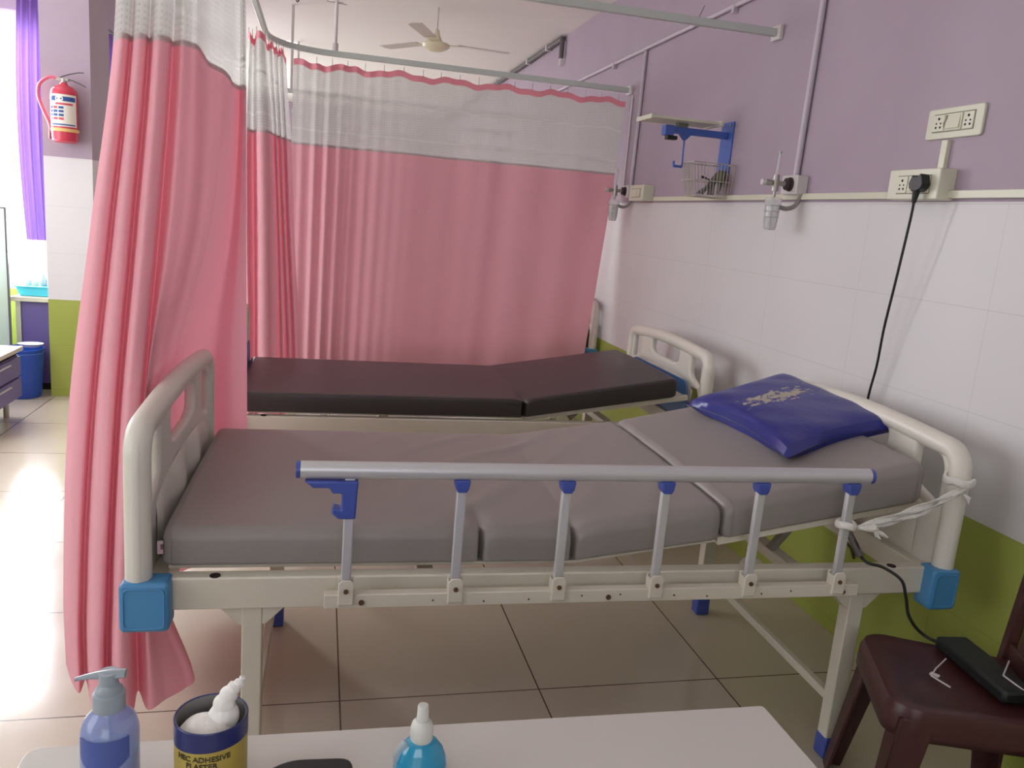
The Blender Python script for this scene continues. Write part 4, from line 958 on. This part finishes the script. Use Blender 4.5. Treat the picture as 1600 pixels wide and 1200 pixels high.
def spray():
    y = .85; x = at(658, 1160, y).x; zt = at(658, 1104, y).z+.002
    o = thing('spray_bottle', 'turquoise sanitiser bottle with white flip cap, rightmost bottle on the counter', 'bottle', (x, y, .752))
    liq = glass_mat('turquoise_liquid', srgb(40, 150, 190), .1, .92); wcap = mat('white_cap', srgb(206, 206, 200), .4)
    zc = zt-.045
    def body(u, v):
        prof = [(0, .7525), (.030, .7525), (.032, .760), (.032, zc-.035), (.0305, zc-.024), (.026, zc-.011), (.019, zc-.002), (.013, zc+.002), (.0, zc+.002)]
        i = min(int(v*(len(prof)-1)), len(prof)-2); f = v*(len(prof)-1)-i
        r = prof[i][0]*(1-f)+prof[i+1][0]*f; z = prof[i][1]*(1-f)+prof[i+1][1]*f; a = 2*PI*u
        return Vector((x+r*math.cos(a), y+r*.72*math.sin(a), z))
    MB().grid(body, 32, 40).build('bottle_body', liq, o)
    MB().lathe([(.0125, 0), (.0135, .002), (.0135, .016), (.012, .022), (.008, .026)], (x, y, zc), 26).build('cap_base', wcap, o)
    MB().lathe([(.0072, .024), (.0066, .043), (.0058, .045)], (x, y, zc), 20).build('spray_head', wcap, o)
    MB().prism([(x-.033, y-.006, zc-.016), (x-.022, y-.008, zc+.001), (x-.016, y-.008, zc-.0), (x-.012, y-.012, zc-.03), (x-.031, y-.008, zc-.04)], (0, .010, 0)).build('shoulder_lug', glass_mat('cloudy_plastic', srgb(190, 196, 200), .3, .5), o, bevel=.002)
    lm = mat('bottle_label', srgb(206, 200, 196), .5)
    def lf(u, v):
        a = -PI/2-.30+1.0*u+.1; k = math.sin(PI*min(1, .15+.85*v))
        return Vector((x+.0322*math.cos(a)*(1-.12*v*0), y+.72*.0324*math.sin(a)-.0012, zc-.052+.024*v*(.6+.4*math.sin(PI*u))))
    MB().grid(lf, 14, 4).build('label', lm, o)
    ink = mat('black_ink', srgb(30, 26, 30), .6)
    text_on('lettering', 'WHZ', .0075, ink, o, lambda tx, ty, tz: (x+tx+.001, y-.0262-tz+.35*abs(tx), zc-.034+ty+tx*.25), .0003)
spray()
ph = MB().prism([(a, b, .7525) for a, b in rounded([(-1.945, .76), (-1.835, .755), (-1.826, .868), (-1.900, .873), (-1.935, .850)], .018)], (0, 0, .012))
tag(ph.build('black_case', black_pl, None, bevel=.003), 'flat black rounded case lying on the counter between tin and turquoise bottle', 'case')

# ------------------------------------------------------------------ maroon plastic chair
def chair():
    A = Vector((-.455, 1.680, .42)); ex_ = Vector((.906, -.423, 0)); ey_ = Vector((-.423, -.906, 0))
    W, D = .36, .34
    o = thing('plastic_chair', 'worn maroon plastic chair in the lower right corner', 'chair', (-.42, 1.45, 0))
    P = lambda d, w, z: A+ex_*d+ey_*w+Vector((0, 0, z-.42))
    pl = rounded([(-.02, .03), (0.02, 0), (D+.02, .03), (D+.02, W-.03), (0.02, W), (-.02, W-.03)], .035, 6)
    def ringz(scale, z, dz=0):
        return [P(D/2+(d-D/2)*scale, W/2+(w_-W/2)*scale, z) for d, w_ in pl]
    mb = MB(); rings = [ringz(1.03, .352), ringz(1.03, .375), ringz(1.02, .405), ringz(.985, .421), ringz(.93, .424), ringz(.80, .418), ringz(.45, .413), ringz(.1, .411)]
    V = [[mb.bm.verts.new(p) for p in r_] for r_ in rings]
    for a_, b_ in zip(V, V[1:]):
        n = len(a_)
        for k in range(n): mb.bm.faces.new((a_[k], a_[(k+1) % n], b_[(k+1) % n], b_[k]))
    mb.bm.faces.new(V[-1])
    # cut an arch in the skirt between the legs by lifting its lower edge
    for i, v in enumerate(V[0]):
        d, w_ = pl[i]
        v.co.z += 0
    mb.build('seat', maroon, o, solid=.004)
    def leg(d, w_, od, ow):
        top, bot = P(d, w_, .40), P(d+od, w_+ow, 0)
        l = MB(); c0 = ex_*.028; c1 = ey_*.028
        sx, sy = (1 if d < D/2 else -1), (1 if w_ < W/2 else -1)
        # L-section with a raised rib, tapering to the foot
        for (u0, u1, v0, v1) in ((0, 1, 0, .16), (0, .16, 0, 1)):
            poly = []
            for (z, s, base) in ((.40, 1.0, top), (0, .62, bot)):
                for (uu, vv) in ((u0, v0), (u1, v0), (u1, v1), (u0, v1)):
                    poly.append(base+ex_*(sx*(uu*.075*s-.012))+ey_*(sy*(vv*.075*s-.012)))
            vs = [l.bm.verts.new(p) for p in poly]
            for q in ((0, 1, 2, 3), (7, 6, 5, 4), (0, 4, 5, 1), (1, 5, 6, 2), (2, 6, 7, 3), (3, 7, 4, 0)): l.bm.faces.new([vs[k] for k in q])
        l.build('leg', maroon, o, bevel=.003)
    leg(.01, .01, -.045, -.035); leg(.01, W-.01, -.045, .035); leg(D-.01, .01, .035, -.035); leg(D-.01, W-.01, .035, .035)
    # backrest: two side stiles and slats
    sd = D-.015
    for w_ in (.012, W-.012):
        MB().bar(P(sd, w_, .40), P(sd+.035, w_, .80), .036, .028).build('back_stile', maroon, o, bevel=.006)
    for w_ in (.085, .165, .245):
        MB().bar(P(sd+.004, w_+.0, .45), P(sd+.034, w_, .79), .045, .010).build('back_slat', maroon, o, bevel=.004)
    MB().bar(P(sd+.004, .02, .445), P(sd+.004, W-.02, .445), .014, .05).build('lower_back_rail', maroon, o, bevel=.004)
    MB().tube([P(sd+.037, W*t/8, .80+.03*math.sin(PI*t/8)) for t in range(9)], .022, 10, flat=1.2).build('top_back_rail', maroon, o)
    return A, ex_, ey_, P
A_, ex_, ey_, P_ = chair()
ad = thing('power_adapter', 'flat black adapter box with loose wires on the maroon chair seat', 'adapter', (-.25, 1.42, .42))
MB().bar(P_(.19, .02, .442), P_(.27, .26, .442), .085, .032).build('case', mat('black_green_plastic', srgb(28, 32, 32), .5), ad, bevel=.008)
MB().tube([P_(.16, .10, .431), P_(.12, .16, .430), P_(.10, .20, .430), P_(.13, .24, .430)], .002, 6).tube([P_(.29, .12, .462), P_(.25, .20, .462), P_(.29, .27, .455)], .002, 6).build('white_wire', white_pt, ad)
MB().box(P_(.11, .19, .429), (.012, .020, .004), rz=.5).build('white_connector', white_pt, ad)
